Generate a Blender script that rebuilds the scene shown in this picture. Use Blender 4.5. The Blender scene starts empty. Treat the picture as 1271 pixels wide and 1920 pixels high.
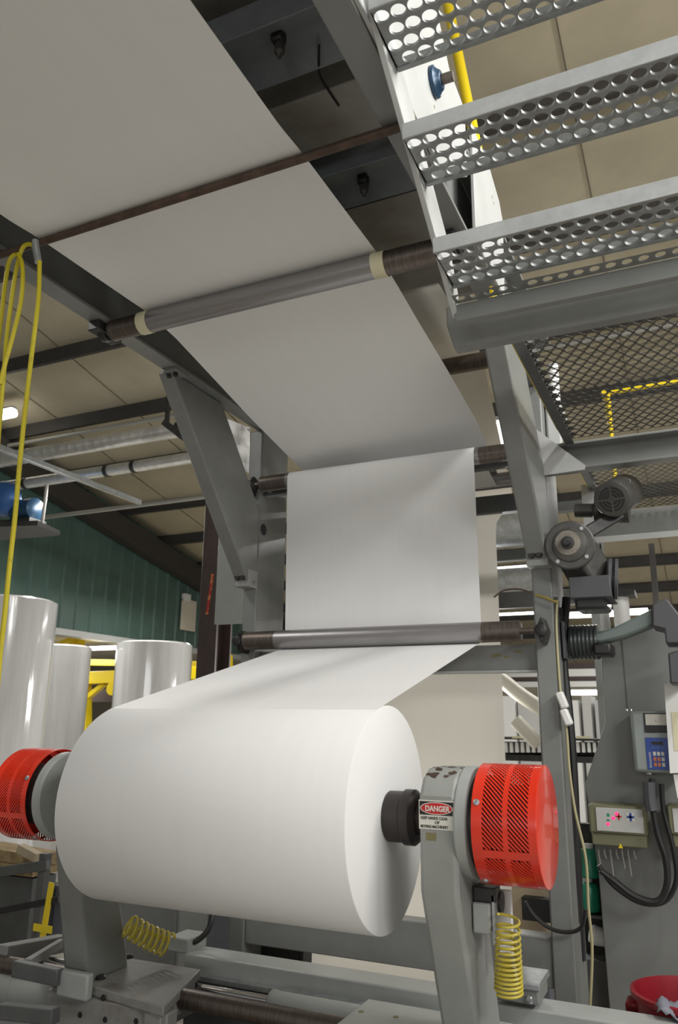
import bpy, bmesh, math, random
from mathutils import Vector as V, Matrix, Quaternion
random.seed(7)
SC = bpy.context.scene
COL = SC.collection
PI = math.pi

# ------------------------------------------------------------------ camera
CAM_ROWS = ((0.907313606689579, 0.42031011727944634, 0.011019275315878999),
            (0.09928168026162663, -0.23963671889893917, 0.965772949983473),
            (0.4085647648542112, -0.8751649263241128, -0.25915475039391767))
RW = Matrix(CAM_ROWS)                      # world -> camera
EYE = V((0, 0, 2.0))
FPX = 1460.0

def P(px, py, X=None, Y=None, Z=None):
    """surveying helper: where the sight line through a photo point meets a known plane of the hall"""
    r = RW.transposed() @ V((px - 635.5, 960 - py, -FPX))
    if X is not None: t = (X - EYE.x) / r.x
    elif Y is not None: t = (Y - EYE.y) / r.y
    else: t = (Z - EYE.z) / r.z
    return EYE + r * t

cam = bpy.data.cameras.new('camera')
camo = bpy.data.objects.new('camera', cam)
camo.matrix_world = Matrix.Translation(EYE) @ RW.transposed().to_4x4()
cam.sensor_fit = 'VERTICAL'; cam.sensor_height = 36; cam.sensor_width = 24
cam.lens = FPX * 36 / 1920
cam.clip_start = 0.05; cam.clip_end = 200
cam.dof.use_dof = True; cam.dof.focus_distance = 4.0; cam.dof.aperture_fstop = 3.5
COL.objects.link(camo); SC.camera = camo

# ------------------------------------------------------------------ materials
def mat(name, col, rough=.5, metal=0.0, var=.0, vscale=6, col2=None, bump=0.0, bscale=40, coat=0, stretch=None,
        emit=None, estr=0, spec=.5, trans=0, alpha=1, thr=(.4, .65)):
    m = bpy.data.materials.new(name); m.use_nodes = True
    nt = m.node_tree; b = nt.nodes['Principled BSDF']
    b.inputs['Base Color'].default_value = (*col, 1)
    b.inputs['Roughness'].default_value = rough
    b.inputs['Metallic'].default_value = metal
    b.inputs['Specular IOR Level'].default_value = spec
    b.inputs['Coat Weight'].default_value = coat
    b.inputs['Coat Roughness'].default_value = .08
    b.inputs['Transmission Weight'].default_value = trans
    b.inputs['Alpha'].default_value = alpha
    if emit:
        b.inputs['Emission Color'].default_value = (*emit, 1); b.inputs['Emission Strength'].default_value = estr
    if var or col2 or bump:
        tc = nt.nodes.new('ShaderNodeTexCoord'); mp = nt.nodes.new('ShaderNodeMapping')
        nt.links.new(tc.outputs['Object'], mp.inputs['Vector'])
        if stretch: mp.inputs['Scale'].default_value = stretch
    if var or col2:
        n = nt.nodes.new('ShaderNodeTexNoise'); n.inputs['Scale'].default_value = vscale
        n.inputs['Detail'].default_value = 6; n.inputs['Roughness'].default_value = .65
        nt.links.new(mp.outputs['Vector'], n.inputs['Vector'])
        r = nt.nodes.new('ShaderNodeValToRGB')
        r.color_ramp.elements[0].position = thr[0]; r.color_ramp.elements[1].position = thr[1]
        if col2:
            r.color_ramp.elements[0].color = (*col, 1); r.color_ramp.elements[1].color = (*col2, 1)
        else:
            r.color_ramp.elements[0].color = (*[c * (1 - var) for c in col], 1)
            r.color_ramp.elements[1].color = (*[min(1, c * (1 + var)) for c in col], 1)
        nt.links.new(n.outputs['Fac'], r.inputs['Fac'])
        nt.links.new(r.outputs['Color'], b.inputs['Base Color'])
    if bump:
        n2 = nt.nodes.new('ShaderNodeTexNoise'); n2.inputs['Scale'].default_value = bscale
        nt.links.new(mp.outputs['Vector'], n2.inputs['Vector'])
        bp = nt.nodes.new('ShaderNodeBump'); bp.inputs['Strength'].default_value = bump
        bp.inputs['Distance'].default_value = .02
        nt.links.new(n2.outputs['Fac'], bp.inputs['Height']); nt.links.new(bp.outputs['Normal'], b.inputs['Normal'])
    return m

M = {}
M['grey'] = mat('grey_machine_paint', (.20, .206, .198), .42, var=.10, vscale=3, thr=(.3, .7))
M['grey_worn'] = mat('worn_grey_paint', (.30, .31, .295), .45, col2=(.10, .075, .05), vscale=7, thr=(.60, .72))
M['grey_light'] = mat('light_grey_paint', (.47, .48, .47), .4, var=.06, vscale=4, thr=(.3, .7))
M['grey_dark'] = mat('dark_grey_paint', (.085, .088, .088), .5, var=.15, vscale=4)
M['carriage'] = mat('carriage_paint', (.24, .24, .225), .5, col2=(.17, .155, .14), vscale=5, thr=(.5, .7))
M['tower'] = mat('tower_grey_paint', (.18, .185, .178), .45, var=.06, vscale=2, thr=(.3, .7))
M['galv'] = mat('galvanised_steel', (.42, .44, .45), .42, .75, var=.22, vscale=14, thr=(.3, .7))
M['nosing'] = mat('lit_galvanised_nosing', (.56, .58, .58), .5, .25, var=.14, vscale=9, thr=(.3, .7))  # lighter copy of the tread steel; light on the front flange painted in
M['deck'] = mat('deck_steel', (.11, .106, .095), .55, .35, var=.15, vscale=10)
M['tread'] = mat('tread_steel', (.29, .30, .30), .5, .3, var=.22, vscale=14, thr=(.3, .7))
M['roller'] = mat('ground_steel_roller', (.34, .33, .335), .38, .85, var=.08, vscale=8, stretch=(1, 12, 12), thr=(.3, .7))
M['roller_dark'] = mat('browned_steel', (.15, .125, .11), .42, .8, var=.3, vscale=10, stretch=(8, 1, 1), thr=(.3, .7))
M['chrome'] = mat('bright_steel', (.6, .6, .62), .16, 1.0)
M['iron'] = mat('dark_cast_iron', (.035, .035, .034), .45, .3, var=.3, vscale=12)
M['rust'] = mat('rusty_bar', (.085, .055, .04), .6, .3, var=.3, vscale=10)
M['black'] = mat('black_rubber', (.012, .012, .013), .5)
M['chuck'] = mat('chuck_brown_black', (.03, .024, .024), .38, .2)
M['paper'] = mat('white_paper', (.775, .775, .765), .62, var=.012, vscale=3, stretch=(7, .25, .25), thr=(.3, .7), spec=.3)
M['paper_end'] = mat('paper_edge', (.80, .80, .82), .75, var=.012, vscale=30, spec=.25)
M['cream'] = mat('cream_paper', (.80, .765, .69), .6, var=.015, vscale=3, stretch=(7, .3, .3), spec=.3)
M['red'] = mat('red_guard_paint', (.74, .035, .012), .26, var=.08, vscale=4, coat=.5)
M['red_bin'] = mat('red_plastic', (.22, .006, .014), .45, var=.1, vscale=5)
M['yellow'] = mat('yellow_paint', (.80, .60, .01), .35, coat=.3)
M['hose'] = mat('yellow_hose', (.50, .42, .012), .45, col2=(.36, .27, .02), vscale=30, thr=(.55, .75))
M['coil'] = mat('yellow_coil_hose', (.52, .43, .06), .35)
M['cable'] = mat('black_cable', (.015, .015, .016), .4)
M['cord'] = mat('pale_cord', (.42, .38, .22), .5)
M['green'] = mat('green_wall_steel', (.078, .138, .118), .5, var=.10, vscale=1.5)
M['insul'] = mat('ceiling_insulation', (.50, .445, .325), .75, var=.07, vscale=1.2, bump=.25, bscale=2.5)
M['purlin'] = mat('dark_purlin', (.05, .046, .042), .6, var=.15, vscale=3)
M['seam'] = mat('seam_tape', (.16, .14, .10), .7)
M['rafter'] = mat('dark_rafter', (.045, .04, .035), .6)
M['column'] = mat('brown_column', (.055, .036, .033), .5, var=.15, vscale=3)
M['duct'] = mat('spiral_duct', (.66, .65, .62), .33, .55, var=.1, vscale=5)
M['pipe'] = mat('galvanised_pipe', (.40, .39, .36), .45, .4)
M['concrete'] = mat('concrete_floor', (.42, .40, .355), .6, var=.15, vscale=1.5)
M['beige'] = mat('beige_wall', (.62, .58, .49), .8, var=.04, vscale=1)
M['white'] = mat('white_panel', (.72, .72, .70), .55)
M['film'] = mat('stretch_film', (.50, .51, .51), .16, var=.12, vscale=2.0, bump=.5, bscale=5, coat=.8, stretch=(2.5, 2.5, .35), thr=(.3, .7))
M['clear'] = mat('clear_film', (.72, .72, .71), .13, bump=.35, bscale=3, coat=1, stretch=(4, 4, .35), var=.10, vscale=2, thr=(.3, .7))
M['tape'] = mat('cream_tape', (.62, .58, .40), .6)
M['lamp'] = mat('lamp_tube', (1, 1, 1), .5, emit=(1, .96, .86), estr=7)
M['blue'] = mat('blue_enamel', (.03, .11, .32), .4, var=.1, vscale=6)
M['blue_dark'] = mat('dark_blue_bearing', (.02, .06, .12), .35, .2)
M['kblue'] = mat('keypad_blue', (.012, .055, .30), .4)
M['korange'] = mat('keypad_orange', (.55, .16, .05), .45)
M['olive'] = mat('olive_plastic', (.17, .17, .10), .5)
M['boxgrey'] = mat('control_box_grey', (.27, .30, .29), .4)
M['face'] = mat('pale_front_panel', (.50, .50, .48), .45)
M['led'] = mat('red_indicator', (.6, .0, .05), .4, emit=(1, .02, .12), estr=3)
M['meter'] = mat('meter_face', (.55, .53, .47), .4)
M['teal'] = mat('green_bottle', (.02, .25, .15), .3)
M['ringgrey'] = mat('worn_ring', (.22, .20, .165), .5, var=.2, vscale=20)
M['motor'] = mat('grey_brown_motor', (.075, .072, .066), .45, .2, var=.2, vscale=8)
M['bellows'] = mat('dark_green_black_plastic', (.022, .028, .028), .4, coat=.2)
M['sage'] = mat('sage_grey_paint', (.13, .16, .15), .4)
M['slate'] = mat('slate_paint', (.07, .07, .078), .45)
M['tan'] = mat('tan_board', (.40, .33, .23), .7, var=.06)
M['brass'] = mat('dull_brass', (.30, .24, .07), .4, .4)
M['wood'] = mat('scrap_wood', (.30, .22, .11), .8, var=.3, vscale=8, stretch=(1, 4, 1))
M['bluegrey'] = mat('blue_grey_sheet', (.17, .175, .21), .6, var=.06)
M['pvc'] = mat('white_flexible_hose', (.60, .57, .48), .45)
M['sign_w'] = mat('sign_white', (.68, .67, .60), .5)
M['sign_k'] = mat('sign_black', (.015, .013, .012), .5)
M['sign_r'] = mat('sign_red', (.52, .02, .025), .5)
M['sticker'] = mat('orange_sticker', (.55, .18, .05), .5, col2=(.35, .02, .02), vscale=12, thr=(.45, .55))
M['stain'] = mat('yellow_stain', (.20, .18, .08), .6)
M['channel'] = mat('blue_grey_channel', (.20, .22, .235), .45, var=.1)
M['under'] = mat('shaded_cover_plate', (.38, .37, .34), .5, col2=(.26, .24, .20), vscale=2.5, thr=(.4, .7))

# ------------------------------------------------------------------ mesh builder
LOC = {}

def frame_of(d):
    d = d.normalized(); u = d.orthogonal().normalized(); return u, d.cross(u)

class MB:
    def __init__(s): s.bm = bmesh.new()
    def v(s, p): return s.bm.verts.new(p)
    def f(s, vs):
        try: return s.bm.faces.new(vs)
        except ValueError: return None
    def box(s, x0, x1, y0, y1, z0, z1):
        return s.hexa([V((x0, y0, z0)), V((x1, y0, z0)), V((x1, y1, z0)), V((x0, y1, z0)),
                       V((x0, y0, z1)), V((x1, y0, z1)), V((x1, y1, z1)), V((x0, y1, z1))])
    def hexa(s, p):
        v = [s.v(q) for q in p]
        for i in ((3, 2, 1, 0), (4, 5, 6, 7), (0, 1, 5, 4), (1, 2, 6, 5), (2, 3, 7, 6), (3, 0, 4, 7)): s.f([v[k] for k in i])
        return s
    def bar(s, a, b, w, h, up=(0, 0, 1)):
        a, b = V(a), V(b); d = (b - a).normalized(); sx = d.cross(V(up)).normalized(); sz = sx.cross(d)
        sx = sx * w / 2; sz = sz * h / 2
        return s.hexa([a - sx - sz, a + sx - sz, b + sx - sz, b - sx - sz, a - sx + sz, a + sx + sz, b + sx + sz, b - sx + sz])
    def prism(s, poly, vec):
        vec = V(vec); a = [s.v(V(p)) for p in poly]; b = [s.v(V(p) + vec) for p in poly]; n = len(poly)
        s.f(a[::-1]); s.f(b)
        for i in range(n): s.f([a[i], a[(i + 1) % n], b[(i + 1) % n], b[i]])
        return s
    def lathe(s, o, axis, prof, seg=32, caps=True, a0=0, a1=2 * PI):
        o = V(o); d = V(axis).normalized(); u, w = frame_of(d); full = abs(a1 - a0 - 2 * PI) < 1e-6
        n = seg if full else seg + 1; rings = []
        for (r, t) in prof:
            rings.append([s.v(o + d * t + (u * math.cos(a0 + (a1 - a0) * k / seg) + w * math.sin(a0 + (a1 - a0) * k / seg)) * r) for k in range(n)])
        for A, B in zip(rings, rings[1:]):
            for k in range(seg): s.f([A[k], A[(k + 1) % n], B[(k + 1) % n], B[k]])
        if caps and full:
            if prof[0][0] > 1e-6: s.f(rings[0][::-1])
            if prof[-1][0] > 1e-6: s.f(rings[-1])
        return s
    def tube(s, a, b, r, seg=24, r2=None):
        a, b = V(a), V(b); return s.lathe(a, b - a, [(r, 0), (r if r2 is None else r2, (b - a).length)], seg)
    def path(s, pts, r, seg=8, smooth=0):
        pts = [V(p) for p in pts]
        if smooth:
            q = []
            for i in range(len(pts) - 1):
                p0 = pts[max(i - 1, 0)]; p1 = pts[i]; p2 = pts[i + 1]; p3 = pts[min(i + 2, len(pts) - 1)]
                for k in range(smooth):
                    t = k / smooth
                    q.append(.5 * ((2 * p1) + (p2 - p0) * t + (2 * p0 - 5 * p1 + 4 * p2 - p3) * t * t + (3 * p1 - p0 - 3 * p2 + p3) * t ** 3))
            pts = q + [pts[-1]]
        u = None; rings = []
        for i, p in enumerate(pts):
            d = (pts[min(i + 1, len(pts) - 1)] - pts[max(i - 1, 0)]).normalized()
            if u is None: u = d.orthogonal().normalized()
            u = (u - d * u.dot(d)).normalized(); w = d.cross(u)
            rings.append([s.v(p + (u * math.cos(2 * PI * k / seg) + w * math.sin(2 * PI * k / seg)) * r) for k in range(seg)])
        for A, B in zip(rings, rings[1:]):
            for k in range(seg): s.f([A[k], A[(k + 1) % seg], B[(k + 1) % seg], B[k]])
        s.f(rings[0][::-1]); s.f(rings[-1]); return s
    def sheet(s, rows, thick=0):
        g = [[s.v(V(p)) for p in r] for r in rows]
        for A, B in zip(g, g[1:]):
            for k in range(len(A) - 1): s.f([A[k], A[k + 1], B[k + 1], B[k]])
        return s
    def perf(s, o, ux, uy, nx, ny, cx, cy, r, lip, seg=16, ends=True):
        """punched plate: staggered rows of round holes, each with a drawn collar"""
        o, ux, uy = V(o), V(ux).normalized(), V(uy).normalized(); n = ux.cross(uy)
        for j in range(ny):
            off = 0 if j % 2 == 0 else cx / 2
            cnt = nx if j % 2 == 0 else nx - 1
            for i in range(cnt):
                c = o + ux * (off + cx * (i + .5)) + uy * (cy * (j + .5)); ri = []; ro = []; rl = []
                for k in range(seg):
                    a = 2 * PI * k / seg; ca, sa = math.cos(a), math.sin(a); m = max(abs(ca), abs(sa))
                    ri.append(s.v(c + (ux * ca + uy * sa) * r)); ro.append(s.v(c + ux * ca / m * cx / 2 + uy * sa / m * cy / 2))
                    rl.append(s.v(c + (ux * ca + uy * sa) * r * .985 + n * lip))
                for k in range(seg):
                    q = (k + 1) % seg; s.f([ri[k], ro[k], ro[q], ri[q]]); s.f([rl[k], ri[k], ri[q], rl[q]])
            if off:
                for x0 in (0, cx * nx - cx / 2):
                    a = o + ux * x0 + uy * (cy * j); b = a + ux * cx / 2
                    s.f([s.v(a), s.v(b), s.v(b + uy * cy), s.v(a + uy * cy)])
        return s
    def build(s, name, m, parent=None, loc=None, bevel=0, sub=0, thick=0, ang=35, weld=True):
        if weld: bmesh.ops.remove_doubles(s.bm, verts=s.bm.verts, dist=1e-5)
        base = LOC.get(parent, V((0, 0, 0))) if parent else V(loc or (0, 0, 0))
        for q in s.bm.verts: q.co -= base
        bmesh.ops.recalc_face_normals(s.bm, faces=s.bm.faces)
        me = bpy.data.meshes.new(name); s.bm.to_mesh(me); s.bm.free()
        for p in me.polygons: p.use_smooth = True
        me.set_sharp_from_angle(angle=math.radians(ang))
        me.materials.append(m)
        o = bpy.data.objects.new(name, me); COL.objects.link(o)
        if parent: o.parent = parent
        else: o.location = base
        LOC[o] = base
        if thick:
            md = o.modifiers.new('thickness', 'SOLIDIFY'); md.thickness = thick; md.offset = 0
        if bevel:
            md = o.modifiers.new('bevel', 'BEVEL'); md.width = bevel; md.segments = 2; md.limit_method = 'ANGLE'; md.angle_limit = math.radians(40)
        return o

def tag(o, label, cat, group=None, kind=None):
    o['label'] = label; o['category'] = cat
    if group: o['group'] = group
    if kind: o['kind'] = kind
    return o
def thing(name, label, cat, loc, group=None):
    o = bpy.data.objects.new(name, None); o.empty_display_size = .1; COL.objects.link(o); o.location = V(loc); LOC[o] = V(loc)
    return tag(o, label, cat, group)
def struct(o): o['kind'] = 'structure'; return o
def text(s, name, m, parent, o, ux, uy, h, depth=.001, sx=1.0, bold=0):
    """lettering standing on a plane: o = left end of the baseline, ux along the line, uy up"""
    cu = bpy.data.curves.new(name, 'FONT'); cu.body = s; cu.size = 1; cu.extrude = .02; cu.offset = bold
    t = bpy.data.objects.new(name, cu); COL.objects.link(t)
    dg = bpy.context.evaluated_depsgraph_get(); me = bpy.data.meshes.new_from_object(t.evaluated_get(dg))
    bpy.data.objects.remove(t)
    ux, uy = V(ux).normalized(), V(uy).normalized(); n = ux.cross(uy); k = h / .70; base = LOC.get(parent, V((0, 0, 0)))
    x0 = min(q.co.x for q in me.vertices)
    for q in me.vertices:
        c = q.co.copy(); q.co = V(o) - base + ux * (c.x - x0) * k * sx + uy * c.y * k + n * (c.z * depth / .02)
    me.materials.append(m); r = bpy.data.objects.new(name, me); COL.objects.link(r); r.parent = parent; LOC[r] = base
    return r
def copy_tree(o, parent=None):
    c = o.copy(); COL.objects.link(c); c.parent = parent
    for ch in list(o.children): copy_tree(ch, c)
    return c

# web and roll measures
XL, XR = -2.985, -1.413
RY, RZ, RR = 3.62, 1.575, .50

# ================================================================== PAPER
pr = thing('paper_roll', 'large white paper roll held between two red-guarded arms', 'paper roll', ((XL + XR) / 2, RY, RZ - RR))
MB().lathe((XL, RY, RZ), (1, 0, 0), [(.07, .0), (RR - .004, 0), (RR, .004), (RR, XR - XL - .004), (RR - .004, XR - XL), (.07, XR - XL)], 128, caps=False).build('wound_paper', M['paper'], pr, ang=50)
MB().lathe((XL, RY, RZ), (1, 0, 0), [(.06, 0), (.072, 0), (.072, XR - XL + .002), (.06, XR - XL + .002)], 40, caps=False).build('core_tube', M['tan'], pr)

def arc(c, r, a0, a1, n=10):
    return [(c[0] + r * math.cos(a0 + (a1 - a0) * k / n), c[1] + r * math.sin(a0 + (a1 - a0) * k / n)) for k in range(n + 1)]
LC, LR = (5.345, 2.605), .072      # lower idler
UC, UR = (5.445, 3.93), .066       # upper idler
TC, TR = (3.50, 4.412), .068       # third idler, overhead
BC, BR = (6.12, 3.93), .066        # hidden turning idler
prof = []                          # (y, zLeft, zRight)
def add(l):
    for y, z in l: prof.append((y, z, z))
e = .0015
# tangent from roll top to the underside of the lower idler
dv = V((LC[0] - RY, LC[1] - RZ)); D = dv.length; base = math.atan2(dv.y, dv.x); th = math.acos((RR + LR) / D)
a_roll = base + th; a_low = a_roll + PI
add([(RY + (RR + o_) * math.cos(a_roll + d_), RZ + (RR + o_) * math.sin(a_roll + d_)) for d_, o_ in ((.30, -.004), (.20, -.002), (.10, -.0006), (.05, .0), (.0, .0004))])
add(arc(LC, LR + e, a_low, 2 * PI, 10))
dv = V((UC[0] - LC[0], UC[1] - LC[1])); D = dv.length; b2 = math.atan2(dv.y, dv.x)
add(arc(UC, UR + e, PI, PI / 2, 10))
add(arc(BC, BR + e, -PI / 2 + .3, PI / 2, 12))
prof += [(5.82, 4.045, 4.13), (5.5, 4.10, 4.235), (5.1, 4.175, 4.29), (4.7, 4.25, 4.345), (4.2, 4.36, 4.40), (3.8, 4.445, 4.452)]
add(arc(TC, TR + e, PI / 2 - .12, PI / 2 + .02, 4))
add([(3.1, 4.468), (2.66, 4.455), (2.60, 4.452), (2.54, 4.448), (2.42, 4.436), (2.36, 4.433), (2.28, 4.434), (1.7, 4.440), (.6, 4.45), (-1.2, 4.46)])
rows = []
for y, zl, zr in prof:
    rows.append([(XL + (XR - XL) * k / 12, y, zl + (zr - zl) * k / 12) for k in range(13)])
tag(MB().sheet(rows).build('paper_web', M['paper'], loc=((XL + XR) / 2, 5.4, 2.6), ang=60), 'wide white paper web running from the big roll up over the rollers overhead', 'paper web')

# second web behind
r2 = [(5.975, .03), (5.975, .70), (5.975, 3.45), (6.02, 3.55), (6.60, 3.90), (6.66, 3.96), (6.62, 4.02), (6.42, 4.20), (5.78, 4.86), (5.70, 4.90), (4.6, 4.92)]
tag(MB().sheet([[(XL + (XR - XL) * k / 8, y, z) for k in range(9)] for y, z in r2]).build('paper_web', M['cream'], loc=((XL + XR) / 2, 5.975, .03), ang=40),
    'cream paper web hanging straight down behind the big white roll', 'paper web')

# ================================================================== IDLER ROLLERS
def bearing(root, x, y, z, side, face='y', s=1.0):
    """two-bolt flange bearing on the front of a post"""
    m = MB()
    m.lathe((x, y - .035 * s, z), (0, 1, 0), [(.030 * s, 0), (.042 * s, .008), (.042 * s, .06 * s)], 24)
    poly = []
    for k in range(24):
        a = 2 * PI * k / 24; poly.append((x + .036 * s * math.cos(a), y + .015, z + (.036 + .055 * abs(math.sin(a)) ** 3) * s * math.sin(a)))
    m.prism(poly, (0, .14, 0))
    b = m.build('bearing', M['iron'], root, bevel=.003)
    for sg in (-1, 1):
        MB().lathe((x, y - .005, z + sg * .062 * s), (0, 1, 0), [(.012 * s, 0), (.012 * s, .03)], 6).build('bolt', M['iron'], b)
def roller(label, c, r, x0, x1, web=True, dark_to=None, bx=None, m='roller'):
    t = thing('idler_roller', label, 'roller', ((x0 + x1) / 2, c[0], c[1] - r), 'steel idler rollers of the paper path')
    if web:
        MB().tube((XL - .03, c[0], c[1]), (XR + .03, c[0], c[1]), r, 48).build('roller_body', M[m], t)
        a = MB(); a.lathe((x0, c[0], c[1]), (1, 0, 0), [(r * .86, 0), (r * .985, .006), (r * .985, XL - .03 - x0)], 40); a.build('dark_end', M['roller_dark'], t)
        a = MB(); a.lathe((x1, c[0], c[1]), (-1, 0, 0), [(r * .86, 0), (r * .985, .006), (r * .985, x1 - XR - .03)], 40); a.build('dark_end', M['roller_dark'], t)
    else:
        MB().lathe((x0, c[0], c[1]), (1, 0, 0), [(r * .86, 0), (r, .006), (r, x1 - x0 - .006), (r * .86, x1 - x0)], 48).build('roller_body', M[m], t)
    if bx:
        MB().tube((bx[0], c[0], c[1]), (x0 + .01, c[0], c[1]), .022, 20).build('shaft', M['roller_dark'], t)
        MB().tube((x1 - .01, c[0], c[1]), (bx[1], c[0], c[1]), .022, 20).build('shaft', M['roller_dark'], t)
        for k, x in enumerate(bx): bearing(t, x, c[0], c[1], 0)
    return t
roller('lower steel idler roller under the hanging white web, just above the big roll', LC, LR, -3.30, -1.12, bx=(-3.37, -.985))
roller('steel idler roller at the top of the hanging white web between the two columns', UC, UR, -3.27, -1.10, bx=(-3.37, -.985))
t3 = roller('overhead steel idler roller with a cream tape ring at each web edge', TC, TR, -3.26, -1.06, bx=None)
for x in (XL - .01, XR + .005):
    MB().lathe((x - .03, TC[0], TC[1]), (1, 0, 0), [(TR + .002, 0), (TR + .004, .001), (TR + .004, .075), (TR + .002, .076)], 40, caps=False).build('tape_ring', M['tape'], t3)
for x, s_ in ((-3.32, 1), (-1.0, -1)):
    m = MB()
    m.lathe((x - .03, TC[0], TC[1]), (1, 0, 0), [(.045, 0), (.06, .01), (.06, .06)], 24)
    m.box(x - .045, x + .045, TC[0] - .11, TC[0] + .11, TC[1] - .03, 4.45)
    m.build('bearing', M['iron'], t3, bevel=.006)
roller('turning idler roller hidden behind the upper roller', BC, BR, -3.25, -1.12, web=False)
roller('brownish steel roller carrying the cream web, top right behind the white web', (5.71, 4.83), .07, -3.2, -1.13, web=False, m='roller_dark')

rod = thing('tie_rod', 'thin rusty brown rod crossing under the overhead white web', 'rod', (-2.2, 2.60, 4.43))
MB().tube((-3.62, 2.6, 4.428), (-.92, 2.6, 4.428), .020, 16).build('bar', M['rust'], rod)
MB().lathe((-3.36, 2.6, 4.428), (1, 0, 0), [(.03, 0), (.03, .03)], 16).build('collar', M['iron'], rod)

# ================================================================== MACHINE FRAME
fr = thing('roller_frame', 'tall grey painted steel frame of two columns with diagonal braces and overhead beams', 'machine frame', (-2.2, 5.7, 0))
COLX = ((-3.44, -3.31), (-1.06, -.92))
for (a, b) in COLX:
    c = MB().box(a, b, 5.5, 5.97, 0, 4.45).build('column', M['grey'], fr, bevel=.012)
    MB().prism([(a, 4.19, 4.45), (a, 4.86, 4.45), (a, 5.5, 3.72), (a, 5.5, 3.08), (a, 5.37, 3.08)], (b - a, 0, 0)).build('brace', M['grey'], fr, bevel=.015)
    pl = MB().box(a - .005, b + .005, 5.36, 5.50, 3.05, 3.19).build('bolt_plate', M['grey_worn'], fr, bevel=.005)
    for dx in (.04, .09):
        MB().lathe((a + dx, 5.325, 3.125), (0, 1, 0), [(.022, 0), (.028, .008), (.028, .04)], 8).build('bolt', M['iron'], pl)
# beams: channels lying along the machine, open to the inside
for x0, x1, sgn in ((-3.37, -3.24, 1), (-1.03, -.90, 1)):
    m = MB(); y0, y1 = -1.6, 6.0
    xo, xi = (x0, x1) if sgn > 0 else (x1, x0)
    m.prism([(xo, y0, 4.45), (xi, y0, 4.45), (xi, y0, 4.475), (xo + sgn * .03, y0, 4.475), (xo + sgn * .03, y0, 4.99), (xi, y0, 4.99), (xi, y0, 5.02), (xo, y0, 5.02)], (0, y1 - y0, 0))
    m.build('overhead_beam', M['grey'], fr, bevel=.004)
    p = MB(); p.box(x0 - .0, x1 + .0, 4.15, 4.30, 4.425, 4.45); bp = p.build('mounting_plate', M['grey'], fr, bevel=.003)
    for dx in (.03, .09):
        MB().lathe((x0 + dx, 4.2, 4.40), (0, 0, 1), [(.018, 0), (.018, .03)], 6).build('bolt', M['iron'], bp)
hp = P(494, 993, X=-3.31)
MB().lathe((-3.309, hp.y, hp.z), (-1, 0, 0), [(.05, 0), (.048, .01)], 24).build('hole_dark_disc', M['black'], fr)  # black disc paints the dark of an open hole
# crossbeams
cb = MB().box(-3.31, -1.06, 5.60, 5.70, 2.36, 2.54).build('crossbeam', M['grey'], fr, bevel=.006)
MB().box(-3.31, -1.06, 5.585, 5.72, 2.345, 2.36).build('flange', M['grey_light'], cb)
for px, py, s in ((930, 1229, .05), (950, 1231, .03), (972, 1221, .035)):
    q = P(px, py, Y=5.6)
    m = MB(); m.f([m.v((q.x + s * random.uniform(.5, 1.3) * math.cos(2 * PI * k / 13), 5.5993, q.z + .4 * s * random.uniform(.4, 1) * math.sin(2 * PI * k / 13))) for k in range(13)])
    m.build('stain', M['stain'], cb)
MB().box(-3.31, -1.06, 5.52, 5.66, .40, .69).build('crossbeam', M['grey'], fr, bevel=.008)
MB().box(-3.31, -1.06, 5.55, 5.62, 3.86, 3.93).build('crossbeam', M['grey_dark'], fr, bevel=.006)
MB().box(-3.31, -1.06, 6.18, 6.28, 3.68, 3.83).build('crossbeam', M['grey_dark'], fr, bevel=.006)
MB().box(-3.31, -1.06, 6.28, 6.36, 2.90, 3.03).build('crossbeam', M['grey_dark'], fr, bevel=.006)
# side plate rising above the right beam (seen through the stair)
m = MB(); q = [P(x, y, X=-.90) for x, y in ((690, 40), (760, 40), (835, 130), (866, 232))]
m.prism([(-.899, 1.5, 4.46), (-.899, 1.5, 5.7), (-.899, 2.72, 5.6), (-.899, 3.14, 5.19), (-.899, 3.42, 5.17), (-.899, 3.42, 4.75), (-.899, 3.0, 4.46)], (.02, 0, 0))
sp = m.build('side_plate', M['grey_light'], fr, bevel=.004)
m = MB(); m.prism([(-.899, 3.56, 4.46), (-.899, 3.56, 5.2), (-.899, 3.95, 5.2), (-.899, 4.18, 5.12), (-.899, 4.26, 5.02), (-.899, 4.2, 4.46)], (.02, 0, 0))
m.build('side_plate', M['grey_light'], fr, bevel=.004)
MB().box(-3.24, -1.03, -1.5, 5.3, 5.2, 5.24).build('added_shade_cover', M['under'], fr)  # plate added overhead to darken the space above the web
for px, py in ((768, 219), (806, 203), (916, 371), (919, 383)):
    q = P(px, py, X=-.9)
    MB().lathe((-.8785, q.y, q.z), (-1, 0, 0), [(.010, 0), (.010, .004)], 10).build('bolt_hole', M['stain'], sp)
# blue flange bearing with a shaft stub on the side plate
q = P(803, 158, X=-.9)
bb = thing('flange_bearing', 'small dark blue flange bearing with a shaft stub on the pale plate behind the stair', 'bearing', (-.9, q.y, q.z))
m = MB(); m.lathe((-.879, q.y, q.z), (1, 0, 0), [(.072, 0), (.072, .018), (.054, .028), (.042, .045)], 28); m.build('housing', M['blue_dark'], bb, bevel=.003)
MB().tube((-.87, q.y, q.z), (-.78, q.y, q.z), .024, 20).build('shaft', M['roller_dark'], bb)
for a in (0.8, 2.4, 4.0, 5.5):
    MB().lathe((-.88, q.y + .060 * math.cos(a), q.z + .060 * math.sin(a)), (1, 0, 0), [(.008, 0), (.008, .026)], 6).build('bolt', M['galv'], bb)

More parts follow.
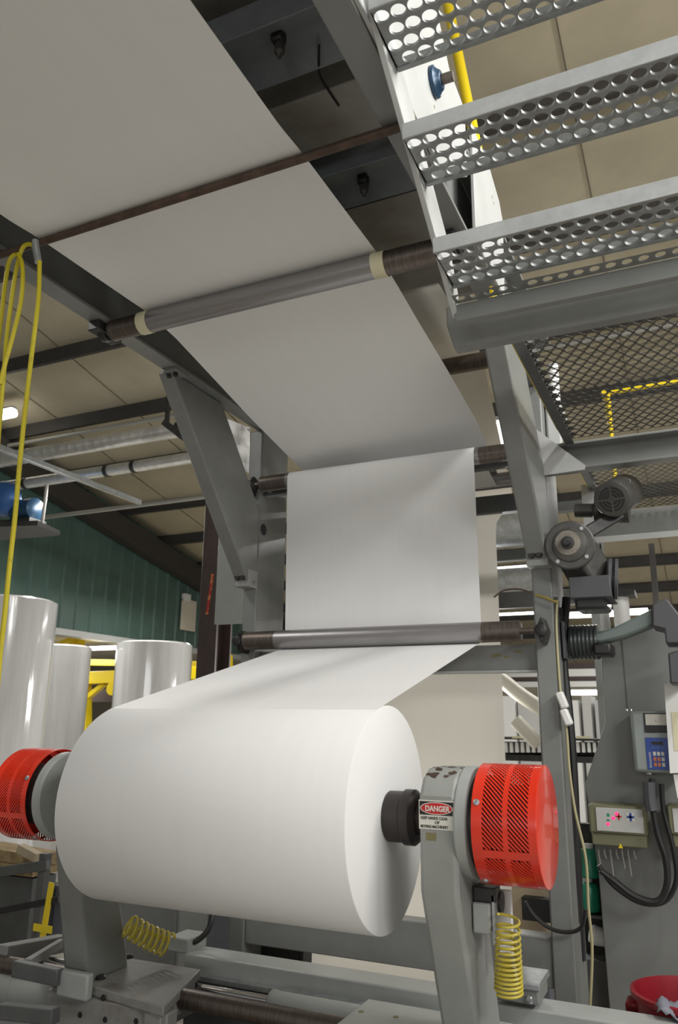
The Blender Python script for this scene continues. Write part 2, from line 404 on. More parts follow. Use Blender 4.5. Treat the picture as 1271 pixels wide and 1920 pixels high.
# under-covers seen between the web and the right beam
def cross_channel(y, z, label, w=.30):
    t = thing('channel_beam', label, 'beam', (-2.1, y, z), 'dark steel channels above the web')
    m = MB(); x = -3.24
    m.prism([(x, y - w / 2, z), (x, y - w / 6, z + .05), (x, y + w / 6, z + .05), (x, y + w / 2, z), (x, y + w / 2, z + .16), (x, y - w / 2, z + .16)], (2.24, 0, 0))
    m.build('channel', M['channel'], t, bevel=.006)
    for fx in (-1.9, -1.45):
        MB().lathe((fx, y, z + .04), (0, 0, 1), [(.012, 0), (.012, .02)], 8).build('bolt', M['galv'], t)
cross_channel(2.42, 4.85, 'dark grey steel channel above the web, nearest the top edge of the photo')
cross_channel(3.38, 4.85, 'dark blue-grey steel channel above the web, just behind the rusty rod')
uc = thing('cover_plate', 'shaded grey box cover with a black cable beside the grey right-hand beam', 'cover', (-2.1, 3.0, 4.85))
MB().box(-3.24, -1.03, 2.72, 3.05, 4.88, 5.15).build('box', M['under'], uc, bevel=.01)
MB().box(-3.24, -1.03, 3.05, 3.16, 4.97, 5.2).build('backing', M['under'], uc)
MB().path([P(598, 85, Z=4.86), P(598, 128, Z=4.86), P(604, 150, Z=4.87), P(635, 198, Z=4.875)], .006, 6, smooth=5).build('cable', M['cable'], uc)
pc = thing('cover_plate', 'dull brown-grey flat plate above the web near the tape ring', 'cover', (-2.1, 4.1, 4.9))
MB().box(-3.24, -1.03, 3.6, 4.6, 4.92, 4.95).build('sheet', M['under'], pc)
MB().box(-3.24, -1.03, 3.585, 3.60, 4.90, 4.96).build('edge_strip', M['iron'], pc)
for px, py, lb in ((520, 85, 'dark cast clamp under the channels at the top edge beside the white web'), (680, 350, 'dark cast clamp hanging under the brown-grey plate above the web')):
    q = P(px, py, Z=4.83)
    t = thing('clamp', lb, 'clamp', q)
    MB().box(q.x - .028, q.x + .028, q.y - .02, q.y + .035, q.z + .02, q.z + .12).build('body', M['iron'], t, bevel=.01)
    MB().lathe((q.x, q.y + .02, q.z - .06), (0, 0, 1), [(.008, .01), (.014, .03), (.024, .04), (.024, .09)], 9).build('nut', M['motor'], t)
    MB().tube((q.x - .5, q.y + .02, q.z + .08), (q.x + .45, q.y + .02, q.z + .08), .008, 8).build('rod', M['iron'], t)

# ================================================================== STAIR
st = thing('steel_stair', 'galvanised steel stair with perforated treads seen from below, upper right', 'stair', (-.3, 3.1, 3.75))
SX = -.87
def stp(y, dz): return (SX, y, 4.46 + (2.06 - y) * .71 + dz)
# stringers: plates along the slope
for x, nm in ((SX, 'stringer'), (.42, 'stringer')):
    y0, y1 = .6, 3.08
    def zz(y): return 4.50 - (y - 2.06) * .73
    MB().prism([(x - .012, y0, zz(y0)), (x - .012, y1, zz(y1)), (x - .012, y1 + .02, zz(y1) + .12), (x - .012, y1 - .1, zz(y1) + .30), (x - .012, y0, zz(y0) + .24)], (.024, 0, 0)).build(nm, M['grey_light'], st, bevel=.003)
def tread(yf, z, d=.30):
    x0, x1 = SX + .015, .40; n = 20; cx = (x1 - x0) / n; ny = 4; cy = (d - .03) / ny
    m = MB()
    m.perf((x0, yf + .015, z), (1, 0, 0), (0, 1, 0), n, ny, cx, cy, .0282, .012)
    m.box(x0, x1, yf + .004, yf + .016, z - .003, z)
    m.box(x0, x1, yf + d - .006, yf + d, z - .005, z + .055); m.box(x0, x1, yf + d - .02, yf + d, z - .006, z)
    m.box(x0, x0 + .004, yf, yf + d, z, z + .05)
    t = m.build('tread', M['tread'], st, weld=False)
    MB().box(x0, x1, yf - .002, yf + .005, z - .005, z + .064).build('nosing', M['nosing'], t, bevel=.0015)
for y, z in ((1.70, 4.722), (2.03, 4.435), (2.365, 4.155), (2.72, 3.875)): tread(y, z)
m = MB()
q0, q1, q2 = P(848, 576, Y=3.06), P(861, 610, Y=3.10), P(861, 654, Y=3.3)
m.box(SX, .45, 3.06, 3.10, q1.z, q0.z + .01); m.perf((SX + .01, 2.985, q0.z + .012), (1, 0, 0), (0, 1, 0), 20, 1, .0635, .075, .021, .006)
m.build('bottom_channel', M['grey'], st, bevel=.004)

# ================================================================== PLATFORM
pf = thing('walkway_platform', 'grey walkway of perforated decking under the stair foot, right side', 'platform', (-.2, 4.6, 3.75))
a = P(837, 604, Y=3.3); b = P(857, 654, Y=3.3)
MB().prism([(a.x, 3.3, a.z + .08), (a.x, 3.3, a.z - .02), (a.x + .035, 3.3, b.z), (.6, 3.3, b.z), (.6, 3.3, a.z + .08)], (0, .06, 0)).build('front_beam', M['grey'], pf, bevel=.006)
def deck(y0, y1, x0, x1, z, cx=.066, cy=.060):
    nx = int((x1 - x0) / cx); ny = int((y1 - y0) / cy)
    MB().perf((x0, y0, z), (1, 0, 0), (0, 1, 0), nx, ny, cx, cy, .0250, .002, seg=12).build('deck', M['deck'], pf, weld=False)
deck(3.42, 5.42, -.70, .60, 3.95)
deck(5.66, 7.55, -.70, .60, 3.95)
MB().box(-.76, -.70, 3.36, 5.45, 3.93, 3.99).build('edge_angle', M['grey_dark'], pf)
MB().box(-.76, -.70, 5.6, 7.6, 3.93, 3.99).build('edge_angle', M['grey_dark'], pf)
MB().box(-.775, -.762, 3.36, 5.2, 3.955, 4.05).build('toe_board', M['yellow'], pf)
MB().box(-.775, -.762, 5.6, 7.2, 3.955, 4.05).build('toe_board', M['yellow'], pf)
m = MB(); m.box(-.92, .6, 5.56, 5.58, 3.75, 3.96); m.box(-.92, .6, 5.46, 5.58, 3.745, 3.765); m.box(-.92, .6, 5.46, 5.58, 3.93, 3.95)
m.build('cross_channel', M['grey'], pf, bevel=.004)
m = MB(); m.box(-.86, .6, 7.58, 7.60, 3.70, 3.96); m.box(-.86, .6, 7.50, 7.60, 3.69, 3.71)
m.build('cross_channel', M['grey'], pf, bevel=.004)
MB().box(-.86, .6, 7.49, 7.50, 3.645, 3.70).build('edge_strip', M['grey_light'], pf)
g = [P(1003, 803, Y=5.44), P(1097, 872, Y=5.44), P(1008, 893, Y=5.44)]
MB().prism([g[0], P(1050, 838, Y=5.44), g[1], P(1096, 880, Y=5.44), g[2]], (0, .02, 0)).build('gusset', M['grey_light'], pf)
MB().box(-.915, -.80, 5.60, 5.95, 3.95, 4.35).build('bracket_plate', M['grey_light'], pf, bevel=.02)
q = P(1022, 757, Y=5.59); MB().lathe((q.x, 5.592, q.z), (0, 1, 0), [(.028, 0), (.03, .006)], 16).build('hole_dark_disc', M['black'], pf)  # black disc in place of the dark inside a hole
MB().tube((-.87, 5.85, 4.35), (-.87, 5.85, 4.75), .04, 20).build('post_stub', M['white'], pf)
pa, pb = P(1088, 898, Y=6.7), P(1117, 985, Y=6.7)
MB().box(pa.x, pb.x, 6.7, 6.74, pb.z, 3.99).build('hanger_plate', M['grey_light'], pf)
hr = thing('handrail', 'bright yellow tubular handrail post seen through the stair treads', 'handrail', (-1, 4.7, 5.05))
hr2 = thing('guard_rail', 'yellow guard rail standing on the walkway, seen through its perforated deck', 'railing', (-.3, 5, 3.97))
p0, p1 = P(838, 0, Y=4.7), P(877, 195, Y=4.7)
d = (p1 - p0); p2 = p1 + d * (p1.z - 5.05) / -d.z
MB().path([p0 - d * .6, p0, p1, p2], .040, 16).build('post', M['yellow'], hr)
ya, yb = P(1140, 737, Z=5.0), P(1290, 712, Z=5.0)
MB().path([ya, yb], .022, 12).build('top_rail', M['yellow'], hr2)
MB().path([P(1132, 735, Z=5.0), P(1142, 800, Z=5.0)], .022, 12).build('side_rail', M['yellow'], hr2)
for q_ in (ya, yb): MB().tube((q_.x, q_.y, 3.97), (q_.x, q_.y, 5.0), .018, 10).build('baluster', M['yellow'], hr2)

# ================================================================== ROLL STANDS (arms, chucks, red guards)
def guard(parent, x0, x1, R, flip=1):
    """red perforated drum: slanted slots left open between solid bands"""
    L = x1 - x0; t = .004; N = 96
    def pt(x, a, r=R): return V((x, RY + r * math.cos(a), RZ + r * math.sin(a)))
    m = MB()
    u = [0, .17, .49, .57, .88, 1.0]
    def band(ua, ub, a0=0, a1=2 * PI, n=N):
        rows = [[pt(x0 + L * ub_, a0 + (a1 - a0) * k / n) for k in range(n + 1)] for ub_ in (ua, ub)]
        m.sheet(rows)
    band(u[0], u[1]); band(u[2], u[3]); band(u[4], u[5])
    # solid strips along the drum
    strips = [(PI + .33 + k * PI * 2 / 3, PI + .47 + k * PI * 2 / 3) for k in range(3)]
    for ua, ub in ((u[1], u[2]), (u[3], u[4])):
        for a0, a1 in strips: band(ua, ub, a0, a1, 4)
        for k in range(3):
            s0 = strips[k][1]; s1 = strips[(k + 1) % 3][0]
            if s1 < s0: s1 += 2 * PI
            pitch = .078; slope = .37 * flip * (ub - ua) / .32; wbar = .044; nseg = 8
            kk = int((s1 - s0 + abs(slope)) / pitch) + 2
            for j in range(-kk, kk):
                c = s0 + j * pitch
                top, bot = [], []
                for i in range(nseg + 1):
                    f_ = i / nseg; a = c + slope * f_
                    if a < s0 - wbar or a > s1 + wbar: continue
                    aa, ab = max(s0, min(s1, a - wbar / 2)), max(s0, min(s1, a + wbar / 2))
                    if ab - aa < .002: continue
                    x = x0 + L * (ua + (ub - ua) * f_); top.append(pt(x, ab)); bot.append(pt(x, aa))
                if len(top) > 1: m.sheet([bot, top])
    g_ = m.build('brake_guard', M['red'], parent, thick=t, ang=50, weld=True)
    es = g_.modifiers.new('edges', 'EDGE_SPLIT'); es.split_angle = math.radians(40)
    xe = x1 if flip > 0 else x0
    MB().lathe((xe, RY, RZ), (flip, 0, 0), [(R - .002, -.012), (R + .002, -.004), (R + .001, .002), (R - .006, .004), (R * .3, .004), (0, .004)], 64, caps=False).build('end_disc', M['red'], g_)
    for a in (PI - .42, PI + 1.05, .6):
        xx = x0 + L * .08 if flip > 0 else x1 - L * .08
        q = pt(xx, a, R + .001); n = (q - V((xx, RY, RZ))).normalized()
        MB().lathe(q, n, [(.014, 0), (.013, .006), (.006, .009)], 14).build('screw', M['galv'], g_)
    return g_

def arm(sgn, label):
    # built in mirrored x about the web centre
    cxw = -2.199
    def X(d): return cxw + sgn * d          # d = distance outward from the web centre
    t = thing('reel_arm', label, 'machine arm', (X(1.09), 3.85, .78))
    xa, xb = X(1.0), X(1.17)
    m = MB()
    ys = [(3.42, 1.30), (3.42, 1.69), (3.47, 1.76), (3.56, 1.80), (3.78, 1.80), (3.86, 1.70), (3.86, 1.25), (4.06, .61), (3.72, .61)]
    if sgn < 0: ys = [(y + (.13 if z > 1.2 and y < 3.7 else 0), z) for y, z in ys]
    m.prism([(xa, y, z) for y, z in ys], (xb - xa, 0, 0)); m.build('arm_post', M['grey'] if sgn < 0 else M['grey_worn2'], t, bevel=.02)
    MB().lathe((xb, RY, RZ), (sgn, 0, 0), [(.225, -.01), (.235, 0), (.235, .04), (.225, .046)], 56).build('flange', M['grey_light2'], t)
    MB().lathe((xb, RY, RZ), (sgn, 0, 0), [(.20, .04), (.20, .10)], 40).build('brake_housing', M['iron'], t)
    MB().lathe((xb, RY, RZ), (sgn, 0, 0), [(.165, .09), (.165, .29), (.10, .32)], 40).build('brake_drum', M['black'], t)
    m = MB(); m.lathe((X(.79), RY, RZ), (sgn, 0, 0), [(.108, -.0), (.112, .004), (.112, .075), (.117, .078), (.122, .083), (.122, .125), (.10, .15), (.06, .152), (.06, .215)], 48)
    ch = m.build('chuck', M['chuck'], t)
    MB().lathe((X(.93), RY, RZ), (sgn, 0, 0), [(.07, 0), (.075, .01), (.075, .06), (.05, .075)], 28).build('collar', M['roller_dark'], ch)
    if sgn > 0: guard(t, xb + .075, xb + .342, .247, 1)
    else: guard(t, xb - .342, xb - .075, .247, -1)
    return t, X
M['grey_worn2'] = mat('chipped_grey_paint', (.285, .295, .28), .42, var=.05, vscale=3)
M['grey_light2'] = mat('flange_grey_paint', (.34, .355, .34), .42, var=.05, vscale=3)
ar, Xr = arm(1, 'right grey reel arm with danger sign and red perforated brake guard')
al, Xl_ = arm(-1, 'left grey reel arm with red perforated guard, behind the end of the paper roll')
# rust patches on the top of the right head
for (x, y, s) in ((-1.15, 3.50, .05), (-1.10, 3.60, .045), (-1.17, 3.58, .035), (-1.07, 3.52, .03), (-1.12, 3.68, .04), (-1.18, 3.50, .02), (-1.05, 3.58, .025), (-1.14, 3.545, .03), (-1.09, 3.49, .02), (-1.16, 3.66, .025), (-1.06, 3.66, .03)):
    z = 1.8005 if y > 3.56 else 1.76 + (y - 3.47) * .444 + .0015
    m = MB(); nn = 11; vs = []
    for k in range(nn):
        a = 2 * PI * k / nn; r = s * random.uniform(.35, .75); yy = y + r * math.sin(a)
        zz_ = 1.801 if yy > 3.56 else 1.80 - (3.56 - yy) * .444 + .001
        vs.append(m.v((x + r * math.cos(a), yy, zz_)))
    m.f(vs); m.build('rust_patch', M['rust'], ar)
# danger sign
s0 = V((-1.196, 3.4185, 1.555)); sw, sh = .160, .118
sg = MB().box(s0.x, s0.x + sw, 3.4165, 3.42, s0.z, s0.z + sh).build('danger_sign', M['sign_w'], ar)
MB().box(s0.x + .004, s0.x + sw - .004, 3.4155, 3.417, s0.z + .058, s0.z + sh - .005).build('sign_header', M['sign_k'], sg)
def disc(cx, cz, rx, rz, y, nm, mt):
    m = MB(); m.prism([(cx + rx * math.cos(2 * PI * k / 40), y, cz + rz * math.sin(2 * PI * k / 40)) for k in range(40)], (0, .0012, 0)); m.build(nm, mt, sg)
cxs, czs = s0.x + sw / 2, s0.z + .0855
disc(cxs, czs, .073, .0255, 3.4145, 'sign_oval_rim', M['sign_w']); disc(cxs, czs, .069, .0225, 3.4138, 'sign_oval', M['sign_r'])
text('DANGER', 'sign_heading', M['sign_w'], sg, (s0.x + .031, 3.4135, czs - .0115), (1, 0, 0), (0, 0, 1), .022, sx=.86, bold=.03)
text('KEEP HANDS CLEAR', 'sign_line', M['sign_k'], sg, (s0.x + .010, 3.4162, s0.z + .040), (1, 0, 0), (0, 0, 1), .0115, sx=.80, bold=.02)
text('OF', 'sign_line', M['sign_k'], sg, (s0.x + .072, 3.4162, s0.z + .023), (1, 0, 0), (0, 0, 1), .0115, bold=.02)
text('MOVING MACHINERY', 'sign_line', M['sign_k'], sg, (s0.x + .008, 3.4162, s0.z + .006), (1, 0, 0), (0, 0, 1), .0115, sx=.76, bold=.02)
MB().box(s0.x + .03, s0.x + .075, 3.4185, 3.421, s0.z - .045, s0.z - .014).build('glue_stain', M['stain'], ar)
# small gear under the right guard
m = MB(); a_ = P(887, 1690, Y=3.62); b_ = P(922, 1752, Y=3.62)
jb = MB().box(a_.x, b_.x, 3.60, 3.70, b_.z, a_.z).build('junction_box', M['grey_light2'], ar, bevel=.008)
MB().box(a_.x + .0, b_.x + .02, 3.62, 3.72, a_.z, a_.z + .06).build('bracket', M['iron'], ar, bevel=.005)
MB().box(b_.x + .004, b_.x + .016, 3.62, 3.68, b_.z - .04, a_.z + .03).build('mount_strip', M['galv'], ar)
q = P(929, 1690, Y=3.72); MB().lathe((q.x - .03, 3.72, q.z), (1, 0, 0), [(.045, 0), (.05, .01), (.05, .05), (.045, .06)], 24).build('knob', M['black'], ar)
c_, d_ = P(931, 1668, Y=3.80), P(962, 1790, Y=3.80)
MB().box(c_.x, d_.x, 3.80, 3.83, d_.z, c_.z).build('hanging_plate', M['white'], ar, bevel=.004)
# left arm small sign edge
MB().box(-3.2, -3.195, 3.5, 3.56, 1.52, 1.72).build('danger_sign', M['sign_w'], al)
MB().box(-3.1945, -3.194, 3.505, 3.555, 1.63, 1.71).build('sign_header', M['sign_k'], al)

# coil hoses
def helix(a, b, r0, r1, turns, sag=0, n=22, gam=1.0):
    a, b = V(a), V(b); d = (b - a); u, w = frame_of(d); pts = []
    N = int(turns * n)
    for k in range(N + 1):
        f_ = (k / N) ** gam; r = r0 + (r1 - r0) * f_; c = a + d * f_ + V((0, 0, -sag * 4 * f_ * (1 - f_)))
        pts.append(c + (u * math.cos(2 * PI * k / n) + w * math.sin(2 * PI * k / n)) * r)
    return pts
a_ = P(952, 1712, Y=3.6); b_ = P(954, 1872, Y=3.62)
tag(MB().path(helix(a_ + V((0, 0, .0)), b_ + V((0, 0, .02)), .046, .056, 14, gam=.70), .006, 8).build('coiled_air_hose', M['coil'], loc=b_), 'yellow coiled air hose hanging beneath the right red guard', 'air hose', 'yellow coiled air hoses')
a_ = P(237, 1733, Y=3.95); b_ = P(316, 1772, Y=4.15)
tag(MB().path(helix(a_, b_, .058, .062, 8, sag=.01), .0085, 8).build('coiled_air_hose', M['coil'], loc=b_), 'yellow coiled air hose stretched beside the left carriage under the paper roll', 'air hose', 'yellow coiled air hoses')

# ================================================================== BASE: carriages and rails
ct = .785
lc = thing('arm_carriage', 'left stained grey sliding carriage with bolt holes under the left arm', 'carriage', (-2.95, 3.4, .4))
ct = .62
q = [P(x, y, Z=ct) for x, y in ((98, 1832), (180, 1850), (307, 1887), (376, 1817), (263, 1799))]
q.append(V((q[0].x, q[4].y, ct)))
yf = q[1].y
m = MB(); m.prism([V((p.x, p.y, ct - .05)) for p in q], (0, 0, .05))
m.box(q[0].x + .01, q[2].x - .01, yf - .03, yf + .06, .3, ct - .05)
m.box(q[0].x + .01, q[2].x - .2, yf + .06, q[4].y, .4, ct - .05)
for f_ in (.12, .45, .80):
    c_ = q[2].lerp(q[3], f_); m.box(c_.x - .12, c_.x - .012, c_.y - .04, c_.y + .04, ct - .15 + .04 * f_, ct - .05)
m.build('slide_plate', M['carriage'], lc, bevel=.008)
yf -= .03
a_, b_ = P(113, 1816, Y=yf - .03), P(166, 1878, Y=yf - .03)
MB().box(a_.x, b_.x, yf - .05, yf, b_.z, a_.z).build('cover_block', M['grey_light2'], lc, bevel=.012)
for px, py in ((193, 1871), (245, 1881), (297, 1893), (150, 1903), (197, 1912), (255, 1915)):
    q_ = P(px, py, Y=yf); MB().lathe((q_.x, yf - .002, q_.z), (0, 1, 0), [(.014, 0), (.016, .004)], 14).build('bolt_hole', M['black'], lc)
for px, py in ((188, 1835), (215, 1815), (241, 1795)):
    q_ = P(px, py, Z=ct); MB().lathe((q_.x, q_.y, ct - .001), (0, 0, 1), [(.03, 0), (.03, .012), (.02, .02)], 18).build('bolt', M['iron'], lc)
ct = .62
rc = thing('arm_carriage', 'right pale grey sliding carriage plate at the bottom edge beside the danger-sign arm', 'carriage', (-1.3, 3.6, .4))
q = [P(x, y, Z=ct) for x, y in ((690, 1872), (815, 1890), (657, 1920))]
m = MB(); m.box(q[0].x, -1.0, q[0].y - .75, q[0].y, ct - .05, ct); m.box(q[0].x + .02, -1.0, q[0].y - .06, q[0].y, .4, ct - .05)
m.build('slide_plate', M['grey_light2'], rc, bevel=.008)
for px, py in ((677, 1897), (742, 1907)):
    q_ = P(px, py, Z=ct); MB().lathe((q_.x, q_.y, ct - .002), (0, 0, 1), [(.015, 0), (.013, .005)], 12).build('screw', M['stain'], rc)
rail = thing('slide_rail', 'long pale grey slide rail crossing under the paper roll', 'rail', (-2, 4.5, .4))
rx = P(345, 1790, Y=4.42).x
MB().box(rx, 1.4, 4.42, 4.62, .48, .615).build('beam', M['grey_light2'], rail, bevel=.01)
MB().box(rx, 1.4, 4.36, 4.42, .50, .525).build('lip', M['galv'], rail)
MB().box(rx, 1.4, 4.45, 4.6, 0, .48).build('plinth', M['grey_dark'], rail)
sh = thing('guide_shaft', 'bright steel guide shaft with a thick grey sleeve under the paper roll', 'shaft', (-2, 3.95, .5))
q0 = P(440, 1867, Y=4.15); q1 = P(507, 1880, Y=4.15)
MB().tube((-4.6, 4.15, q0.z), (-.6, 4.15, q0.z), .030, 24).build('shaft', M['chrome'], sh)
MB().lathe((q1.x, 4.15, q0.z), (1, 0, 0), [(.055, 0), (.064, .01), (.064, .03), (.060, .04), (.060, 1.3)], 32).build('sleeve', M['grey_light2'], sh)
ls = thing('guide_shaft', 'dark oily round guide bar at the very bottom between the carriages', 'shaft', (-2, 3.85, .3))
q0 = P(480, 1898, Y=3.9)
MB().tube((-4.2, 3.9, q0.z), (-.6, 3.9, q0.z), .05, 24).build('shaft', M['roller_dark'], ls)
bs = thing('base_frame', 'dark grey base trough of the reel stand', 'machine base', (-2, 3.5, 0))
MB().box(-5, 1.2, 2.9, 4.4, .0, .18).build('tray', M['grey_dark'], bs, bevel=.01)
MB().box(-3.0, -1.6, 3.5, 3.9, .18, .20).build('oily_board', M['wood'], bs)
m = MB()
# left end pieces: fat cylinder and angle bars
q = P(20, 1848, Y=3.95); rr = .115
lcy = thing('hydraulic_cylinder', 'fat pale grey cylinder lying left of the left carriage', 'cylinder', (q.x, 3.95, q.z - rr))
x1 = P(108, 1850, Y=3.9).x
MB().lathe((x1 - .65, 3.95, q.z), (1, 0, 0), [(rr * .8, 0), (rr, .03), (rr, .30), (rr * 1.04, .305), (rr * 1.04, .33), (rr, .335), (rr, .55), (rr * .9, .64)], 40).build('barrel', M['grey_light2'], lcy)
MB().tube((x1 - .02, 3.95, q.z), (x1 + .2, 3.95, q.z), .05, 20).build('piston_rod', M['chrome'], lcy)
lf = thing('side_rail_frame', 'dark grey welded rail frame at the lower left edge beside the left arm', 'frame', (-3.6, 3.9, .6))
MB().bar(P(28, 1815, Y=3.6), P(112, 1833, Y=3.6), .05, .08).build('front_bar', M['grey_dark'], lf, bevel=.006)
MB().bar(P(0, 1790, Y=3.9), P(118, 1768, Y=4.5), .10, .10).build('long_bar', M['grey'], lf, bevel=.006)
MB().bar(P(50, 1808, Y=3.65), P(115, 1768, Y=4.4), .04, .05).build('slant_bar', M['grey'], lf, bevel=.004)
MB().bar(P(0, 1895, Y=3.4), P(105, 1905, Y=3.4), .06, .07).build('lower_bar', M['grey_dark'], lf, bevel=.006)

# small box & hose under the roll
q = P(335, 1758, Y=4.5)
sb = thing('terminal_box', 'small grey terminal box with hose under the paper roll by the yellow coil', 'box', (q.x, 4.5, q.z - .06))
a_, b_ = P(315, 1755, Y=4.45), P(352, 1790, Y=4.45)
MB().box(a_.x, b_.x, 4.45, 4.65, b_.z, a_.z).build('body', M['grey_light2'], sb, bevel=.01)
MB().path([P(352, 1768, Y=4.5), P(372, 1762, Y=4.52), P(392, 1740, Y=4.55), P(400, 1700, Y=4.6)], .018, 10, smooth=6).build('hose', M['cable'], sb)
# grey cabinets behind under the roll
cbk = thing('floor_cabinet', 'grey cabinet standing behind the left arm under the roll', 'cabinet', (-4.1, 5.1, 0))
a_, b_ = P(215, 1650, Y=5.0), P(342, 1650, Y=5.0)
MB().box(a_.x, b_.x, 5.0, 5.35, 0, 1.05).build('body', M['grey'], cbk, bevel=.01)
MB().box(a_.x + .03, b_.x - .03, 4.99, 5.0, .1, 1.0).build('door', M['grey'], cbk, bevel=.003)
bx = thing('floor_cabinet', 'blue-grey sheet metal cabinet behind the roll, right of the cabinet by the left arm', 'cabinet', (-3.9, 6.2, 0))
a_, b_ = P(366, 1700, Y=6.1), P(447, 1700, Y=6.1)
MB().box(a_.x, b_.x, 6.1, 6.5, 0, 1.2).build('body', M['bluegrey'], bx, bevel=.01)
MB().box((a_.x + b_.x) / 2, b_.x - .02, 6.09, 6.1, .05, 1.1).build('door', M['bluegrey'], bx, bevel=.003)
# black block added to fill the dark recess low behind
a_, b_ = P(476, 1766, Y=5.78), P(567, 1825, Y=5.78)
wp = thing('dark_recess_block', 'added black block for the dark recess beneath the rear crossbeam under the roll', 'box', ((a_.x + b_.x) / 2, 5.85, 0))
MB().box(a_.x, b_.x, 5.78, 5.94, 0, .56).build('case', M['black'], wp, bevel=.01)
MB().box(a_.x + .03, b_.x - .03, 5.77, 5.78, .05, .50).build('door', M['black'], wp, bevel=.003)
# right end of the rail: clamp block
q = P(975, 1855, Y=4.0)
rb = thing('rail_clamp', 'galvanised clamp block with a bolt under the yellow coiled hose', 'clamp', (q.x, 4.5, .6))
a_, b_ = P(925, 1842, Y=4.40), P(1012, 1885, Y=4.40)
MB().box(a_.x, b_.x, 4.38, 4.62, b_.z, a_.z).build('block', M['grey'], rb, bevel=.008)
MB().box(a_.x - .0, b_.x + .01, 4.36, 4.64, a_.z, a_.z + .03).build('cap', M['galv'], rb, bevel=.004)
q = P(993, 1873, Y=4.38); MB().lathe((q.x, 4.36, q.z), (0, 1, 0), [(.014, 0), (.02, .006), (.02, .02)], 14).build('bolt', M['chrome'], rb)

# tan cabinet + black box behind the right guard
a_, b_ = P(958, 1640, Y=6.3), P(1027, 1790, Y=6.3)
tc_ = thing('tan_cabinet', 'tan board cabinet with a black box, behind the right red guard', 'cabinet', ((a_.x + b_.x) / 2, 6.4, 0))
MB().box(a_.x, b_.x, 6.3, 6.6, b_.z, a_.z + .35).build('board', M['tan'], tc_)
MB().box(a_.x, b_.x, 6.25, 6.6, b_.z - .04, b_.z).build('ledge', M['grey_light'], tc_)
MB().box(a_.x, b_.x, 6.28, 6.6, 0, b_.z - .04).build('base', M['bluegrey'], tc_)
c_, d_ = P(980, 1680, Y=6.25), P(1035, 1728, Y=6.25)
MB().box(c_.x, d_.x, 6.2, 6.3, d_.z, c_.z).build('black_box', M['black'], tc_)
wq, wr = P(930, 1640, Y=6.1), P(967, 1800, Y=6.1)

# ================================================================== RIGHT COLUMN EQUIPMENT
def gearmotor(label, c, fwd, R, L, shaft=True):
    c = V(c); f_ = V(fwd).normalized(); t = thing('gear_motor', label, 'motor', c)
    return t, c, f_
# motor with flange and shaft facing the camera
c = P(1068, 1022, Y=5.30); fw = V((.05, -1, -.12)).normalized()
gm = thing('gear_motor', 'dark grey gear motor showing a round flange and stub shaft, bolted to the right column', 'motor', c)
u, w = frame_of(fw)
MB().lathe(c, fw, [(.12, -.36), (.13, -.30), (.14, -.14), (.165, -.05), (.165, 0), (.155, .008), (.115, .009), (.11, .02), (.108, .021)], 40).build('housing', M['motor'], gm, bevel=.002)
MB().lathe(c + fw * .008 + V((-.01, 0, .015)), fw, [(.085, 0), (.082, .018), (.05, .02)], 32).build('seal_ring', M['ringgrey'], gm)
MB().lathe(c + fw * .02 + V((-.01, 0, .015)), fw, [(.045, 0), (.042, .03), (.026, .032), (.026, .10), (.022, .105)], 24).build('shaft', M['iron'], gm)
for k in range(4):
    a = PI / 4 + k * PI / 2 + .1
    MB().lathe(c + (V((1, 0, 0)) * math.cos(a) + V((0, -.1, 1)) * math.sin(a)) * .135 + fw * .006, fw, [(.014, 0), (.013, .008)], 10).build('bolt', M['galv'], gm)
d_ = P(1105, 1085, Y=5.5)
MB().bar(c - fw * .2 + V((.02, 0, -.02)), d_ + V((.05, .15, -.08)), .24, .22).build('gear_case', M['motor'], gm, bevel=.03)
a_, b_ = P(1068, 1090, Y=5.45), P(1148, 1120, Y=5.45)
MB().box(a_.x, b_.x, 5.40, 5.8, b_.z, a_.z + .02).build('base_plate', M['slate'], gm, bevel=.006)
a_, b_ = P(1078, 1112, Y=5.55), P(1140, 1142, Y=5.55)
MB().box(a_.x, b_.x, 5.5, 5.8, b_.z, a_.z).build('terminal_cover', M['bellows'], gm, bevel=.02)
m = MB(); q = P(1138, 1085, Y=5.55)
m.lathe(q, (1, .1, -.1), [(.13, 0), (.14, .01), (.14, .03), (.10, .035), (.10, .045), (.14, .05), (.14, .07)], 32); m.build('pulley', M['slate'], gm)
# motor with fan grille
c = P(1147, 936, Y=5.35); fw = V((-.15, -.85, -.35)).normalized()
fm = thing('gear_motor', 'dark electric motor with a round slotted fan cover under the second deck', 'motor', c)
MB().lathe(c, fw, [(.10, -.42), (.125, -.38), (.125, -.02), (.115, 0), (.09, .006)], 40).build('body', M['motor'], fm)
g_ = MB(); 
for r in (.085, .062, .04):
    g_.lathe(c + fw * .0065, fw, [(r, 0), (r - .012, 0), (r - .012, .004), (r, .004), (r, 0)], 32, caps=False)
g_.build('fan_slots', M['black'], fm)
m = MB(); u, w = frame_of(fw)
for a in (.78, .78 + PI / 2): m.bar(c + fw * .009 + (u * math.cos(a) + w * math.sin(a)) * .09, c + fw * .009 - (u * math.cos(a) + w * math.sin(a)) * .09, .012, .006, up=fw)
m.build('grille_spoke', M['motor'], fm)
q = P(1165, 915, Y=5.5); MB().box(q.x - .07, q.x + .07, 5.45, 5.6, q.z - .04, q.z + .05).build('terminal_box', M['motor'], fm, bevel=.01)
MB().lathe(c - fw * .30 + V((-.08, 0, -.12)), (1, 0, -.1), [(.05, -.25), (.05, -.12), (.10, -.11), (.10, -.08), (.09, -.07), (.09, .12)], 28).build('gearbox', M['motor'], fm, bevel=.004)
q0, q1 = P(1188, 962, Y=5.6), P(1100, 1000, Y=5.45)
